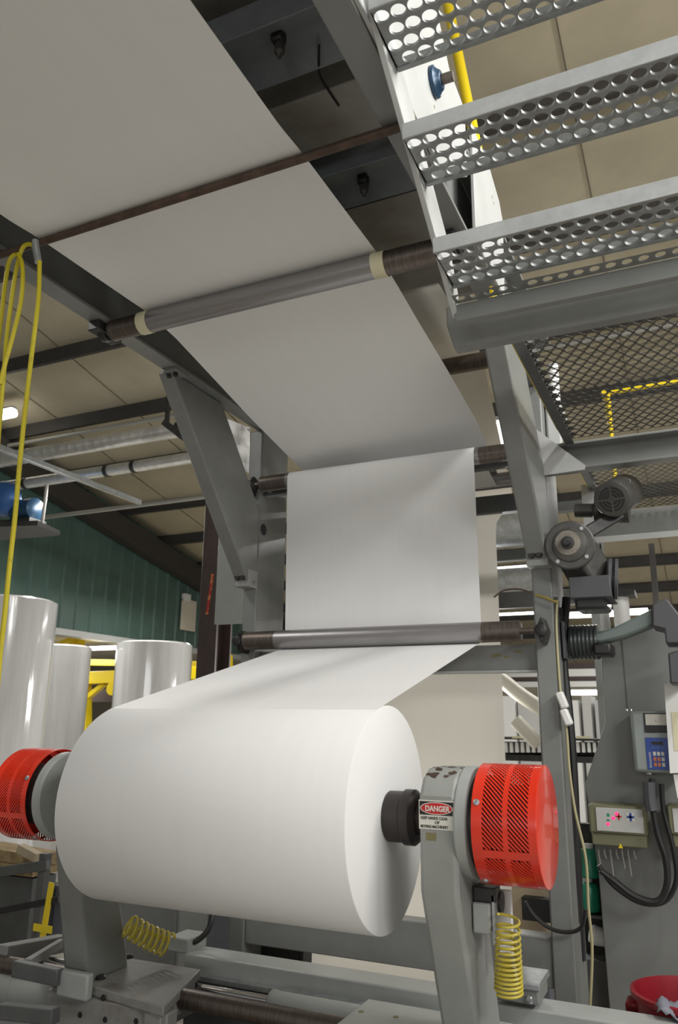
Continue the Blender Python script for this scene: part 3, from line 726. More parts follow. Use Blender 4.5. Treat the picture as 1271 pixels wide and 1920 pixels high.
MB().bar(q1, c - fw * .2 + V((0, .0, -.13)), .08, .09).build('mount_arm', M['iron'], fm, bevel=.01)

# bellows hood and boom
bh = thing('bellows_hood', 'black pleated bellows hood beside the right column under the gear motor', 'hood', P(1100, 1200, Y=5.7))
m = MB(); a_, b_ = P(1062, 1168, Y=5.7), P(1120, 1234, Y=5.7); zc = (a_.z + b_.z) / 2; hh = (a_.z - b_.z) / 2
prf = []
for k in range(15): prf.append((hh * (1.0 if k % 2 else .965), (b_.x - a_.x) * k / 14))
m.lathe((a_.x, 5.85, zc), (1, 0, 0), prf, 32); m.build('pleats', M['bellows'], bh)
a2, b2 = P(1110, 1205, Y=5.7), P(1147, 1228, Y=5.7)
MB().box(a2.x, b2.x, 5.7, 5.95, b2.z, a2.z).build('mouth', M['black'], bh, bevel=.02)
a3, b3 = P(1052, 1165, Y=5.7), P(1062, 1235, Y=5.7)
MB().box(a3.x, b3.x, 5.68, 5.95, b3.z, a3.z).build('mount_plate', M['slate'], bh, bevel=.004)
bo = thing('boom_arm', 'tapered sage grey boom reaching from the bellows hood to the slate joint', 'machine arm', P(1170, 1180, Y=5.8))
pts = [(1112, 1186), (1150, 1176), (1225, 1140), (1228, 1172), (1170, 1195), (1128, 1206), (1112, 1205)]
MB().prism([P(x, y, Y=5.75) for x, y in pts], (0, .16, 0)).build('arm', M['sage'], bo, bevel=.02)
jt = MB().prism([P(x, y, Y=5.70) for x, y in [(1222, 1132), (1250, 1121), (1280, 1160), (1280, 1206), (1248, 1207), (1245, 1180), (1222, 1174)]], (0, .30, 0)).build('joint', M['slate'], bo, bevel=.012)
MB().prism([P(x, y, Y=5.70) for x, y in [(1252, 1224), (1290, 1215), (1290, 1282), (1256, 1282)]], (0, .28, 0)).build('lower_joint', M['slate'], bo, bevel=.012)

# tower
tw = thing('machine_tower', 'large grey sheet-metal machine tower along the right edge', 'machine', P(1190, 1850, Y=6.3) * 1)
outl = [(1128, 1195), (1300, 1150), (1300, 1925), (1146, 1925), (1140, 1860), (1122, 1637), (1104, 1510), (1096, 1470), (1135, 1355), (1128, 1248)]
MB().prism([P(x, y, Y=6.3) for x, y in outl], (0, .5, 0)).build('side_panel', M['tower'], tw, bevel=.006)
q0, q1 = P(1165, 1200, Y=6.298), P(1168, 1330, Y=6.298)
MB().box(q0.x, q0.x + .006, 6.295, 6.3, q1.z, q0.z).build('seam', M['grey_dark'], tw)

# control box with meter and blue keypad
YB = 6.05
def rect(x0, y0, x1, y1, Y):
    a, b = P(x0, y0, Y=Y), P(x1, y1, Y=Y); return min(a.x, b.x), max(a.x, b.x), min(a.z, b.z), max(a.z, b.z)
x0, x1, z0, z1 = rect(1180, 1332, 1292, 1452, YB)
cbx = thing('control_box', 'grey control box with a meter and blue keypad on the tower', 'control box', ((x0 + x1) / 2, YB, z0))
MB().box(x0, x1, YB, 6.30, z0, z1).build('case', M['boxgrey'], cbx, bevel=.025)
a0, a1, c0, c1 = rect(1206, 1337, 1252, 1374, YB)
mt = MB().box(a0, a1, YB - .012, YB, c0, c1).build('meter', M['black'], cbx, bevel=.003)
a0, a1, c0, c1 = rect(1209, 1339, 1251, 1360, YB - .012)
MB().box(a0, a1, YB - .014, YB - .012, c0, c1).build('meter_face', M['meter'], mt)
MB().bar(((a0 + a1) / 2, YB - .015, c0 + .02), ((a0 + a1) / 2 - .006, YB - .015, c0 + .035), .004, .002).build('needle', M['black'], mt)
k0, k1, e0, e1 = rect(1209, 1383, 1257, 1444, YB)
kp = MB().box(k0, k1, YB - .006, YB, e0, e1).build('keypad', M['kblue'], cbx, bevel=.002)
kw, kh = k1 - k0, e1 - e0
MB().box(k0 + kw * .28, k0 + kw * .78, YB - .009, YB - .006, e1 - kh * .22, e1 - kh * .12).build('display', M['sign_k'], kp)
for r in range(3):
    for cc in range(3):
        xx = k0 + kw * (.30 + .18 * cc); zz_ = e0 + kh * (.10 + .17 * r)
        MB().box(xx, xx + kw * .13, YB - .010, YB - .006, zz_, zz_ + kh * .12).build('key', M['korange'] if (r < 2 and cc < 2) else M['sign_w'], kp, bevel=.001)
for cc in range(3):
    xx = k0 + kw * (.28 + .2 * cc); MB().box(xx, xx + kw * .12, YB - .008, YB - .006, e1 - kh * .34, e1 - kh * .28).build('key', M['blue'], kp)
text('dancematic', 'keypad_lettering', M['sign_w'], kp, (k0 + kw * .20, YB - .0065, e0 + kh * .05), (0, 0, 1), (-1, 0, 0), kw * .12, sx=.95)
q = P(1216, 1455, Y=YB); MB().lathe((q.x, YB + .05, z0 + .002), (0, 0, -1), [(.02, 0), (.018, .015), (.01, .02)], 16).build('latch', M['chrome'], cbx)
for px in (1175, 1183):
    q = P(px, 1329, Y=YB + .05); MB().lathe((q.x, YB + .05, z1 - .002), (0, 0, 1), [(.01, 0), (.008, .012)], 12).build('screw', M['chrome'], cbx)
# lower olive boxes
def olive(xa, ya, xb, yb, label):
    x0, x1, z0, z1 = rect(xa, ya, xb, yb, YB)
    t = thing('control_box', label, 'control box', ((x0 + x1) / 2, YB, z0))
    h = z1 - z0; wd = x1 - x0
    MB().box(x0, x1, YB, 6.30, z0 + h * .30, z1).build('case', M['olive'], t, bevel=.012)
    MB().box(x0 + .01, x1 - .01, YB + .015, 6.30, z0, z0 + h * .30).build('gland_plate', M['olive'], t, bevel=.008)
    f = MB().box(x0 + wd * .13, x1 - wd * .05, YB - .008, YB, z0 + h * .36, z1 - h * .06).build('front_panel', M['face'], t, bevel=.004)
    return t, f, x0, x1, z0, z1
t, f, x0, x1, z0, z1 = olive(1102, 1508, 1216, 1592, 'olive control box with red indicator lamps and a blue cross keypad')
def onp(px, py): return P(px, py, Y=YB - .008)
for px, py in ((1156, 1526), (1150, 1534), (1140, 1545)):
    q = onp(px, py); MB().lathe((q.x, YB - .007, q.z), (0, -1, 0), [(.012, 0), (.009, .005)], 12).build('indicator_lamp', M['led'], f)
for px, py, ww, hh_, mm in ((1140, 1528, .018, .02, 'teal'), (1140, 1538, .018, .012, 'teal'), (1160, 1531, .04, .045, 'face'), (1182, 1532, .05, .055, 'sign_w')):
    q = onp(px, py); MB().box(q.x - ww / 2, q.x + ww / 2, YB - .0095, YB - .008, q.z - hh_ / 2, q.z + hh_ / 2).build('button_field', M[mm], f)
q = onp(1160, 1531); MB().box(q.x - .006, q.x + .006, YB - .011, YB - .0095, q.z - .02, q.z + .02).build('cross_key', M['sign_r'], f); MB().box(q.x - .02, q.x + .02, YB - .011, YB - .0095, q.z - .005, q.z + .005).build('cross_key', M['sign_r'], f)
q = onp(1182, 1532); MB().box(q.x - .008, q.x + .008, YB - .011, YB - .0095, q.z - .026, q.z + .026).build('cross_key', M['kblue'], f); MB().box(q.x - .024, q.x + .024, YB - .011, YB - .0095, q.z - .007, q.z + .007).build('cross_key', M['kblue'], f)
q = P(1163, 1588, Y=YB); MB().prism([(q.x - .015, YB + .012, q.z - .01), (q.x + .015, YB + .012, q.z - .01), (q.x, YB + .012, q.z + .022)], (0, .003, 0)).build('warning_mark', M['yellow'], t)
for k in range(7):
    px = 1122 + k * 11; q = P(px, 1593, Y=YB + .08); ln = (.10, .03, .16, .03, .09, .14, .03)[k]
    MB().path([q, q + V((0, 0, -.03)), q + V((.01, 0, -ln - .03))], .005, 6).build('cable_gland', M['pipe'], t)
olive(1250, 1510, 1330, 1594, 'olive control box cut off by the right edge below the hanging paper')
# hanging documents
cp = thing('clipboard', 'cream paper sheets in a holder hanging over the keypad at the right edge', 'papers', P(1265, 1440, Y=5.95))
qs = [P(x, y, Y=5.95) for x, y in ((1245, 1282), (1300, 1280), (1310, 1447), (1256, 1450))]
MB().prism(qs, (0, .02, 0)).build('sheet', M['white'], cp)
qs = [P(x, y, Y=5.947) for x, y in ((1258, 1335), (1300, 1334), (1308, 1405), (1264, 1408))]
MB().prism(qs, (0, .002, 0)).build('note', M['tape'], cp)
q0 = [P(x, y, Y=5.98) for x, y in ((1262, 1452), (1300, 1452), (1300, 1500), (1270, 1496))]
MB().prism(q0, (0, .004, 0)).build('hanging_leaf', M['white'], cp)

# cables on right column and tower
def cable(name, label, pts, Y, r, m='cable', cat='cable', group=None):
    q = [P(x, y, Y=Y + (p[0] if p else 0)) for x, y, *p in pts]
    return tag(MB().path(q, r, 8, smooth=6).build(name, M[m], loc=q[-1]), label, cat, group)
cable('cable_bundle', 'thick black cable running down beside the right column, left one of the bundle', [(1046, 1140), (1048, 1200), (1052, 1300), (1060, 1430), (1068, 1560), (1074, 1660), (1078, 1730)], 5.75, .035)
cable('cable_bundle', 'thick black cable running down beside the right column, right one of the bundle', [(1062, 1120), (1056, 1230), (1066, 1330), (1074, 1430), (1080, 1560), (1084, 1680), (1090, 1800)], 5.8, .030)
cable('cord', 'pale yellowish cord with two white connectors hanging beside the right column', [(1045, 1125), (1043, 1180), (1050, 1290), (1062, 1370), (1067, 1440), (1078, 1520), (1098, 1610), (1103, 1700), (1110, 1780), (1106, 1890)], 5.5, .009, 'cord', 'cord')
for a, b, lb in (((1048, 1298), (1060, 1328), 'white plastic cord connector, upper of two on the pale cord'), ((1056, 1330), (1068, 1360), 'white plastic cord connector, lower of two on the pale cord')):
    p_, q_ = P(*a, Y=5.46), P(*b, Y=5.46); t = thing('cord_connector', lb, 'connector', q_, 'white connectors on the pale cord')
    MB().bar(p_, q_, .075, .05).build('body', M['white'], t, bevel=.012)
    n_ = (q_ - p_).normalized(); MB().bar(p_.lerp(q_, .3) + V((0, -.027, 0)), p_.lerp(q_, .85) + V((0, -.027, 0)), .02, .004, up=(0, 1, 0)).build('slot', M['grey_dark'], t)
cable('cable', 'thick black cable dropping in a long loop from the control box on the tower', [(1222, 1460), (1222, 1500), (1232, 1560), (1248, 1610), (1250, 1660), (1232, 1690), (1190, 1680), (1150, 1650), (1126, 1632)], 6.0, .022, group='black looped cables on the tower')
cable('cable', 'black cable looping lowest across the tower from the clipboard side', [(1240, 1470), (1244, 1520), (1262, 1590), (1268, 1650), (1246, 1690), (1200, 1692), (1150, 1660), (1122, 1622)], 6.05, .017, group='black looped cables on the tower')
cable('conduit', 'dark ribbed conduit fitting below the keypad box', [(1216, 1466), (1218, 1500), (1222, 1520)], 5.98, .04, 'slate', 'conduit')
cable('cable', 'thin dark cable looping under the red guard past the right column', [(985, 1690), (1000, 1715), (1030, 1740), (1065, 1748), (1090, 1738), (1098, 1705)], 5.40, .012)
cable('air_line', 'thin brown air line with a brass fitting sticking out at the lower bearing', [(926, 1120), (945, 1107), (975, 1105), (1000, 1114)], 5.42, .006, 'rust', 'air line')
cable('air_line', 'short brass nozzle on the end of the brown air line', [(1003, 1115), (1020, 1120), (1045, 1130)], 5.42, .010, 'brass', 'nozzle')
for (px, py, lb) in ((1094, 1625, 'green plastic bottle standing upright behind the cable bundle'), (1092, 1690, 'green drum lower behind the cable bundle')):
    q = P(px + 4, py, Y=6.3); t = thing('green_canister', lb, 'canister', (q.x, 6.5, q.z - .1))
    MB().lathe((q.x, 6.5, q.z - .1), (0, 0, 1), [(.07, 0), (.08, .01), (.08, .16), (.06, .19), (.03, .2)], 24).build('body', M['teal'], t)
    MB().lathe((q.x, 6.5, q.z + .1), (0, 0, 1), [(.035, 0), (.035, .03)], 16).build('cap', M['white'], t)
sh_ = thing('floor_stand', 'dark metal stand behind the cable bundle carrying green canisters', 'stand', P(1100, 1760, Y=6.6))
a_, b_ = P(1085, 1712, Y=6.45), P(1135, 1760, Y=6.45)
MB().box(a_.x, b_.x, 6.42, 6.7, a_.z - .02, a_.z).build('shelf', M['grey_dark'], sh_)
MB().box(a_.x, b_.x, 6.45, 6.7, 0, a_.z - .3).build('base', M['grey_dark'], sh_)
MB().box(a_.x, b_.x, 6.62, 6.7, a_.z - .3, a_.z + .6).build('back', M['iron'], sh_)
q = P(1118, 1752, Y=6.5); MB().lathe((q.x - .05, 6.5, q.z), (1, .2, -.2), [(.05, 0), (.07, .03), (.05, .18)], 20).build('white_bag', M['white'], sh_)

# red bin
bl = P(1182, 1847, Z=.66)
bin_ = thing('trash_bin', 'round dark red plastic waste bin with black lettering at the lower right corner', 'bin', (bl.x + .30, bl.y, 0))
cx_, cy_ = bl.x + .30, bl.y
MB().lathe((cx_, cy_, 0), (0, 0, 1), [(.23, 0), (.235, .02), (.282, .62), (.302, .635), (.302, .66), (.285, .665), (.276, .62), (.225, .03), (0, .03)], 56, caps=False).build('tub', M['red_bin'], bin_)
MB().box(cx_ - .33, cx_ - .26, cy_ - .06, cy_ + .06, .52, .60).build('handle', M['red_bin'], bin_, bevel=.02)
dd = (EYE - V((cx_, cy_, 2))).normalized(); ux = V((dd.y, -dd.x, 0)) * -1
for i, chh in enumerate('BRUTE'):
    a = (i - 1.6) * .20; n_ = (dd * math.cos(a) + ux * math.sin(a)); tx = (ux * math.cos(a) - dd * math.sin(a))
    text(chh, 'lettering', M['sign_k'], bin_, V((cx_, cy_, .535)) + n_ * .278 - tx * .02, tx, (0, 0, 1), .055, bold=.03)
# grey rag
q = P(1272, 1905, Z=.62)
m = MB(); rws = []
for j in range(9):
    rws.append([(q.x - .09 + .02 * i + .01 * math.sin(j * 2.1), q.y - .1 + .025 * j, .645 + .05 * math.sin(i * .8 + .5) * math.sin(j * .4 + .3) + .012 * math.sin(i * 2.3 + j * 1.7)) for i in range(12)])
tag(m.sheet(rws).build('rag', M['bluegrey'], loc=(q.x, 4.6, .7), thick=.006, ang=80), 'crumpled blue-grey rag lying on the rail in the lower right corner', 'rag')

# hose over the rod at left
hs = thing('air_hose', 'yellow hose looped over the rusty rod, hanging down the left edge', 'hose', P(40, 500, Y=2.55))
def hp_(l, Y=2.5): return [P(x, y, Y=Y) for x, y in l]
m = MB()
m.path(hp_([(74, 490), (72, 560), (60, 660), (46, 780), (36, 880), (28, 970), (18, 1060), (8, 1160), (0, 1230), (-8, 1330)], 2.5), .011, 10, smooth=6)
m.path(hp_([(66, 462), (52, 458), (40, 470), (28, 520), (14, 620), (8, 690), (2, 760), (-6, 860)], 2.55), .011, 10, smooth=6)
m.path(hp_([(30, 476), (18, 488), (10, 530), (2, 600), (-10, 700)], 2.58), .011, 10, smooth=6)
m.path(hp_([(34, 476), (42, 500), (40, 560), (24, 630), (10, 680), (0, 720)], 2.53), .011, 10, smooth=6)
m.build('hose', M['hose'], hs)
MB().path(hp_([(66, 452), (68, 470), (72, 492)], 2.52), .018, 10, smooth=3).build('coupling', M['galv'], hs)

# ================================================================== LEFT BACKGROUND: building
ROOF_A, ROOF_K = 8.74, .198
def zroof(y): return ROOF_A - ROOF_K * y
def PR(px, py, dz=0):
    r = RW.transposed() @ V((px - 635.5, 960 - py, -FPX)); t = (ROOF_A + dz - EYE.z) / (r.z + ROOF_K * r.y); return EYE + r * t
struct(MB().box(-26, 12, -8, 32, -.05, 0).build('floor', M['concrete']))
cy = [-8, 26]
m = MB(); m.hexa([V((-26, -8, zroof(-8))), V((12, -8, zroof(-8))), V((12, 26, zroof(26))), V((-26, 26, zroof(26))), V((-26, -8, zroof(-8) + .1)), V((12, -8, zroof(-8) + .1)), V((12, 26, zroof(26) + .1)), V((-26, 26, zroof(26) + .1))])
struct(m.build('ceiling', M['insul']))
# insulation seams: thin dark bands under the roof, running with the slope
# roof purlins
PUR = [(100, 665), (150, 732), (300, 772), (330, 838), (300, 912), (330, 985), (380, 1050)]
ys = [PR(x, y, -.10).y for x, y in PUR]
d0 = (ys[-1] - ys[0]) / 6
PY = []
y = ys[0] % 1.45
ylist = sorted([v for v in ys])
step = 1.55
y = ylist[0]
yy = y - step * 4
while yy < 25: PY.append(yy); yy += step
PY = PY[3:14]
PLAB = ['dark roof purlin seen through the holes of the stair treads', 'dark roof purlin, highest of those below the left overhead beam, behind the yellow hose',
        'dark roof purlin second below the left overhead beam, with a thin pipe along it', 'dark roof purlin just behind the upper spiral duct',
        'dark roof purlin next beyond the one behind the upper duct', 'dark roof purlin fifth below the left overhead beam, above the green wall',
        'short dark roof purlin ending at the brown column, sixth below the left beam', 'dark roof purlin highest of those seen right of the gear motor',
        'dark roof purlin second from the top right of the gear motor', 'dark roof purlin third from the top right of the gear motor', 'dark roof purlin lowest and farthest, just above the glowing lamp']
for i, y in enumerate(PY):
    where = 'counted from the front as number'
    z = zroof(y)
    m = MB(); x = -11
    m.prism([(x, y - .05, z - .24), (x, y + .01, z - .24), (x, y + .01, z - .02), (x, y + .07, z - .02), (x, y + .07, z), (x, y - .01, z), (x, y - .01, z - .22), (x, y - .05, z - .22)], (22, 0, 0))
    tag(m.build('roof_purlin', M['purlin'], loc=(0, y, z - .24)), PLAB[i], 'purlin', 'roof purlins')
for k, x in enumerate((-9.6, -8.1, -6.6, -5.1, -3.6, -2.1, -.6, .9, 2.4)):
    struct(MB().bar((x, -6, zroof(-6) - .012), (x, 25, zroof(25) - .012), .012, .006).build('trim_%d' % (k + 4), M['seam'], loc=(x, 10, zroof(10))))
# green wall, corrugated
m = MB(); pr_ = []; y = 2.0
while y < 25.5:
    pr_ += [(y, 0), (y + .30, 0), (y + .32, .035), (y + .37, .035), (y + .39, 0)]; y += .40
ZB = 3.62
m.sheet([[(-11 + d, y, ZB) for y, d in pr_], [(-11 + d, y, zroof(y)) for y, d in pr_]])
struct(m.build('wall_left', M['green'], ang=20))
struct(MB().box(-11.15, -10.9, 2, 25.5, ZB - .12, ZB).build('trim_1', M['grey_light']))
m = MB(); m.bar((-10.8, 0, zroof(0) - .47), (-10.8, 25.5, zroof(25.5) - .47), .25, .46); struct(m.build('trim_2', M['rafter']))
struct(MB().box(-26, -25.8, -8, 32, 0, 9).build('wall_far', M['beige']))
struct(MB().box(-26, 12, 25.8, 26, 0, 9).build('wall_back', M['beige']))
struct(MB().box(-26, -11.1, 2, 26, ZB + .16, ZB + .2).build('trim_3', M['beige']))   # soffit of the next bay

# pale panel on the wall
a_, b_ = P(342, 1122, X=-10.93), P(364, 1185, X=-10.93)
wpn = thing('wall_panel', 'small whitish panel mounted on the green wall near the brown column', 'panel', (-10.93, (a_.y + b_.y) / 2, b_.z))
MB().box(-10.96, -10.90, a_.y, b_.y, b_.z, a_.z).build('sheet', M['beige'], wpn, bevel=.01)
MB().box(-10.96, -10.86, a_.y, a_.y + (b_.y - a_.y) * .45, a_.z - .05, a_.z + .12).build('lamp_head', M['white'], wpn, bevel=.01)
# brown column
q0, q1 = P(398, 950, Y=7.6), P(418, 950, Y=7.6)
bc = thing('building_column', 'dark brown steel building column with an orange sticker left of the frame', 'column', ((q0.x + q1.x) / 2, 7.7, 0))
xa, xb = P(370, 1260, Y=7.6).x, P(412, 1180, Y=7.6).x
m = MB(); xm = (xa + xb) / 2; w_ = .125
zt = 4.65
m.box(xm - w_, xm + w_, 7.55, 7.58, 0, zt); m.box(xm - w_, xm + w_, 7.85, 7.88, 0, zt); m.box(xm - .012, xm + .012, 7.58, 7.85, 0, zt)
m.build('h_section', M['column'], bc, bevel=.004)
a_, b_ = P(399, 1076, Y=7.55), P(388, 1152, Y=7.55)
MB().bar((b_.x, 7.548, b_.z), (a_.x, 7.548, a_.z), .035, .003, up=(0, 1, 0)).build('sticker', M['sticker'], bc)
# grey cabinet plate behind left column
a_, b_ = P(416, 968, Y=7.1), P(452, 1168, Y=7.1)
gp = thing('steel_sheet', 'pale grey sheet metal panel between the brown column and the left grey column', 'panel', ((a_.x + b_.x) / 2, 7.1, b_.z))
MB().box(P(402, 1160, Y=7.1).x, P(470, 1160, Y=7.1).x, 7.1, 7.16, b_.z, 4.0).build('sheet', M['grey_light2'], gp, bevel=.004)
# crumpled white cloth/film near beam
m = MB(); cpt = P(437, 812, Y=7.0); rws = []
for j in range(10):
    row = []
    for i in range(10):
        px = 400 + i * 7.6; py = 775 + j * 9.5 + i * 3.0
        row.append(P(px, py, Y=7.0 + .05 * math.sin(i * 1.3 + j * .6) + .03 * math.sin(j * 1.9)))
    rws.append(row)
tag(m.sheet(rws).build('plastic_sheet', M['white'], loc=cpt, thick=.004, ang=80), 'crumpled white plastic sheet showing between the left brace and the column', 'sheet')

# ducts
def duct(name, a, b, r, label, cat, ribs=.14, m='duct', Z=None):
    a, b = V(a), V(b); L = (b - a).length; prf = [(r, 0)]; k = ribs
    while ribs and k < L:
        prf += [(r, k - .012), (r * 1.02, k), (r, k + .012)]; k += ribs
    prf.append((r, L)); t = thing(name, label, cat, (a + b) / 2)
    MB().lathe(a, b - a, prf, 28).build('tube', M[m], t, ang=70); return t
y1 = 7.0
a_, b_ = P(-60, 872, Y=y1), P(335, 808, Y=y1); zc = (a_.z + b_.z) / 2
t = duct('spiral_duct', (-10.9, y1, zc), (b_.x, y1, zc), .095, 'upper shiny spiral air duct under the ceiling at the left', 'duct')
MB().lathe((b_.x, y1, zc), (1, 0, 0), [(.10, 0), (.10, .05)], 28).build('end_cap', M['iron'], t)
y2 = 8.2
a_, b_ = P(40, 912, Y=y2), P(368, 852, Y=y2); zc2 = (a_.z + b_.z) / 2
t = duct('spiral_duct', (-10.9, y2, zc2), (b_.x + 1, y2, zc2), .082, 'lower thinner spiral air duct with hanger bands at the left', 'duct')
for px in (52, 202, 252):
    q = P(px, 880, Y=y2); MB().lathe((q.x, y2, zc2), (1, 0, 0), [(.092, -.03), (.092, .03)], 28).build('hanger_band', M['iron'], t)
y3 = 9.4
a_, b_ = P(90, 970, Y=y3), P(390, 930, Y=y3); zc3 = (a_.z + b_.z) / 2
t = duct('service_pipe', (-10.9, y3, zc3), (b_.x + 2, y3, zc3), .035, 'long thin grey pipe running under the lower duct at the left', 'pipe', 0, 'pipe')
y4 = 8.6
q = P(150, 735, Y=y4)
duct('service_pipe', (-10.9, y4 + .6, zroof(y4 + .6) - .34), (2, y4 + .6, zroof(y4 + .6) - .34), .035, 'thin pipe clipped beneath a purlin close to the ceiling', 'pipe', 0, 'pipe')
# strut along the machine direction
a_ = P(0, 832, X=-6.2); b_ = P(262, 948, X=-6.2); zs = (a_.z + b_.z) / 2
su = thing('strut_channel', 'straight grey strut channel slanting past the ducts at the left edge', 'strut', (-6.2, (a_.y + b_.y) / 2, zs))
MB().box(-6.23, -6.17, a_.y - 1.5, b_.y, zs - .03, zs + .03).build('channel', M['galv'], su, bevel=.006)
for y in (a_.y - .6,): MB().tube((-6.2, y, zs), (-6.2, y, zroof(y)), .01, 6).build('hanger_rod', M['iron'], su)
# dark bracket by duct 1 end
q = P(315, 790, Y=6.8)
db = thing('hanger_bracket', 'black drop bracket at the end of the upper duct', 'bracket', q)
MB().bar(P(316, 735, Y=6.8), P(313, 792, Y=6.8), .04, .04, up=(0, 1, 0)).build('drop', M['iron'], db)
MB().bar(P(308, 792, Y=6.8), P(352, 826, Y=6.8), .06, .07).build('foot', M['iron'], db)
# hanging platform w/ blue motor
hpz = P(60, 1012, Y=7.2)
hpt = thing('hanging_shelf', 'dark hanging equipment shelf near the green wall at the left edge', 'shelf', hpz)
qs = [P(x, y, Z=hpz.z) for x, y in ((-60, 1018), (112, 1004), (70, 985), (-60, 990))]
m = MB(); m.prism(qs, (0, 0, .06)); m.build('board', M['iron'], hpt)
MB().bar(P(-40, 980, Y=7.6), P(75, 982, Y=7.6), .06, .08).build('rail', M['column'], hpt)
q = P(78, 990, Y=7.3); q2 = P(86, 925, Y=7.3)
MB().path([q, q2, q2 + V((0, 0, .12))], .022, 8).build('hanger_rod', M['pipe'], hpt)
bm_ = thing('blue_blower', 'blue blower with a dark motor standing on the hanging shelf', 'blower', P(20, 980, Y=7.4))
q = P(6, 935, Y=7.4)
MB().lathe((q.x, 7.35, q.z), (0, 1, 0), [(.10, -.1), (.2, -.06), (.24, 0), (.24, .14), (.18, .2)], 32).build('volute', M['blue'], bm_)
MB().lathe((q.x - .05, 7.25, q.z), (0, 1, 0), [(.11, -.04), (.13, 0), (.13, .03)], 28).build('inlet', M['white'], bm_)
q = P(48, 955, Y=7.5)
MB().lathe((q.x - .25, 7.55, q.z), (1, 0, 0), [(.12, 0), (.16, .04), (.16, .38), (.10, .42)], 28).build('motor', M['blue_dark'], bm_)
MB().box(q.x - .3, q.x + .2, 7.4, 7.7, q.z - .25, q.z - .15).build('base', M['iron'], bm_)

# wrapped standing rolls
def Vector2(c, e_):
    a, b = V((c.x, c.y)), V((e_.x, e_.y)); return a.length * math.sin(abs(a.angle(b)))
def standing(px_c, px_e, ytop, Y, label, m, rolls=2):
    c = P(px_c, ytop, Y=Y); e_ = P(px_e, ytop, Y=Y); r = Vector2(c, e_)
    t = thing('wrapped_roll', label, 'wrapped paper roll', (c.x, Y, 0), 'standing wrapped rolls at the left')
    z = c.z; h = z / rolls
    MB().lathe((c.x, Y, 0), (0, 0, 1), [(r - .01, 0), (r, .01), (r, z - .02), (r - .02, z), (.06, z)], 64).build('paper', M[m], t)
    MB().lathe((c.x, Y, 0), (0, 0, 1), [(r + .004, .02), (r + .006, z * .3), (r + .004, z * .62), (r + .007, z - .01), (r - .03, z + .012)], 64, caps=False).build('film_wrap', M['clear'], t)
    return t
standing(18, 109, 1128, 6.9, 'tallest film-wrapped white roll standing at the left edge', 'film')
standing(120, 172, 1213, 8.2, 'middle film-wrapped roll standing behind the tall one', 'film')
standing(291, 361, 1208, 8.8, 'film-wrapped roll showing above the paper roll, right of the yellow crane', 'film')

# yellow crane beyond opening
yc = thing('yellow_crane', 'bright yellow crane girders seen past the wrapped rolls', 'crane', P(200, 1300, Y=13.5))
def yb_(a, b, w, h, Y=13.5): MB().bar(P(*a, Y=Y), P(*b, Y=Y), w, h, up=(0, 0, 1)).build('girder', M['yellow'], yc, bevel=.01)
yb_((160, 1272), (380, 1262), .3, .26); yb_((150, 1242), (380, 1246), .2, .14, 14.5); yb_((152, 1318), (196, 1282), .12, .1)
yb_((137, 1236), (137, 1188), .14, .14); yb_((152, 1222), (152, 1188), .12, .12); yb_((96, 1216), (150, 1190), .1, .1); yb_((418, 1243), (432, 1241), .2, .3, 14); yb_((160, 1700), (160, 1270), .2, .2); yb_((385, 1700), (385, 1270), .2, .2)
MB().lathe(P(209, 1291, Y=13.3), (0, 1, 0), [(.14, 0), (.14, .3)], 24).build('hoist_drum', M['yellow'], yc)
MB().box(P(168, 1300, Y=14).x, P(215, 1300, Y=14).x, 14, 14.2, P(168, 1316, Y=14).z, P(168, 1292, Y=14).z).build('trolley', M['column'], yc)

# lamps visible
def lamp(a, b, Y, r, label, axis='x', n=1):
    p_, q_ = P(*a, Y=Y), P(*b, Y=Y); q_.z = p_.z = (p_.z + q_.z) / 2
    t = thing('fluorescent_lamp', label, 'lamp', (p_ + q_) / 2, 'fluorescent lamps')
    MB().tube(p_, q_, r, 16).build('tube', M['lamp'], t)
    m = MB(); m.prism([(p_.x, Y - r * .9, p_.z + r), (p_.x, Y + r * .9, p_.z + r), (p_.x, Y + r * .6, p_.z + r * 1.5), (p_.x, Y - r * .6, p_.z + r * 1.5)], (q_.x - p_.x, 0, 0)); m.build('housing', M['grey_light'], t)
    return t
lamp((-60, 790), (26, 776), 8.4, .075, 'bright fluorescent lamp cut by the left edge under the ceiling')
lamp((152, 1217), (220, 1214), 12.6, .04, 'fluorescent lamp glowing beside the yellow crane')
lamp((1062, 1155), (1150, 1151), 12.0, .038, 'bright fluorescent lamp glowing beneath the gear motor')
lamp((1176, 1149), (1215, 1147), 12.0, .038, 'short visible lamp right of the white pipe by the boom')
lamp((1066, 1300), (1132, 1298), 18.0, .05, 'low fluorescent lamp glowing beside the cord connectors, far back')
lamp((930, 1152), (1000, 1150), 14.0, .022, 'lamp glowing behind the cream web just above the lower roller end')
lamp((928, 1067), (1000, 1063), 13.0, .03, 'lamp glowing between the two big rollers behind the right column')
# lamp seen at (940,810)
lamp((930, 815), (948, 812), 10.5, .16, 'square bright lamp showing left of the right brace')

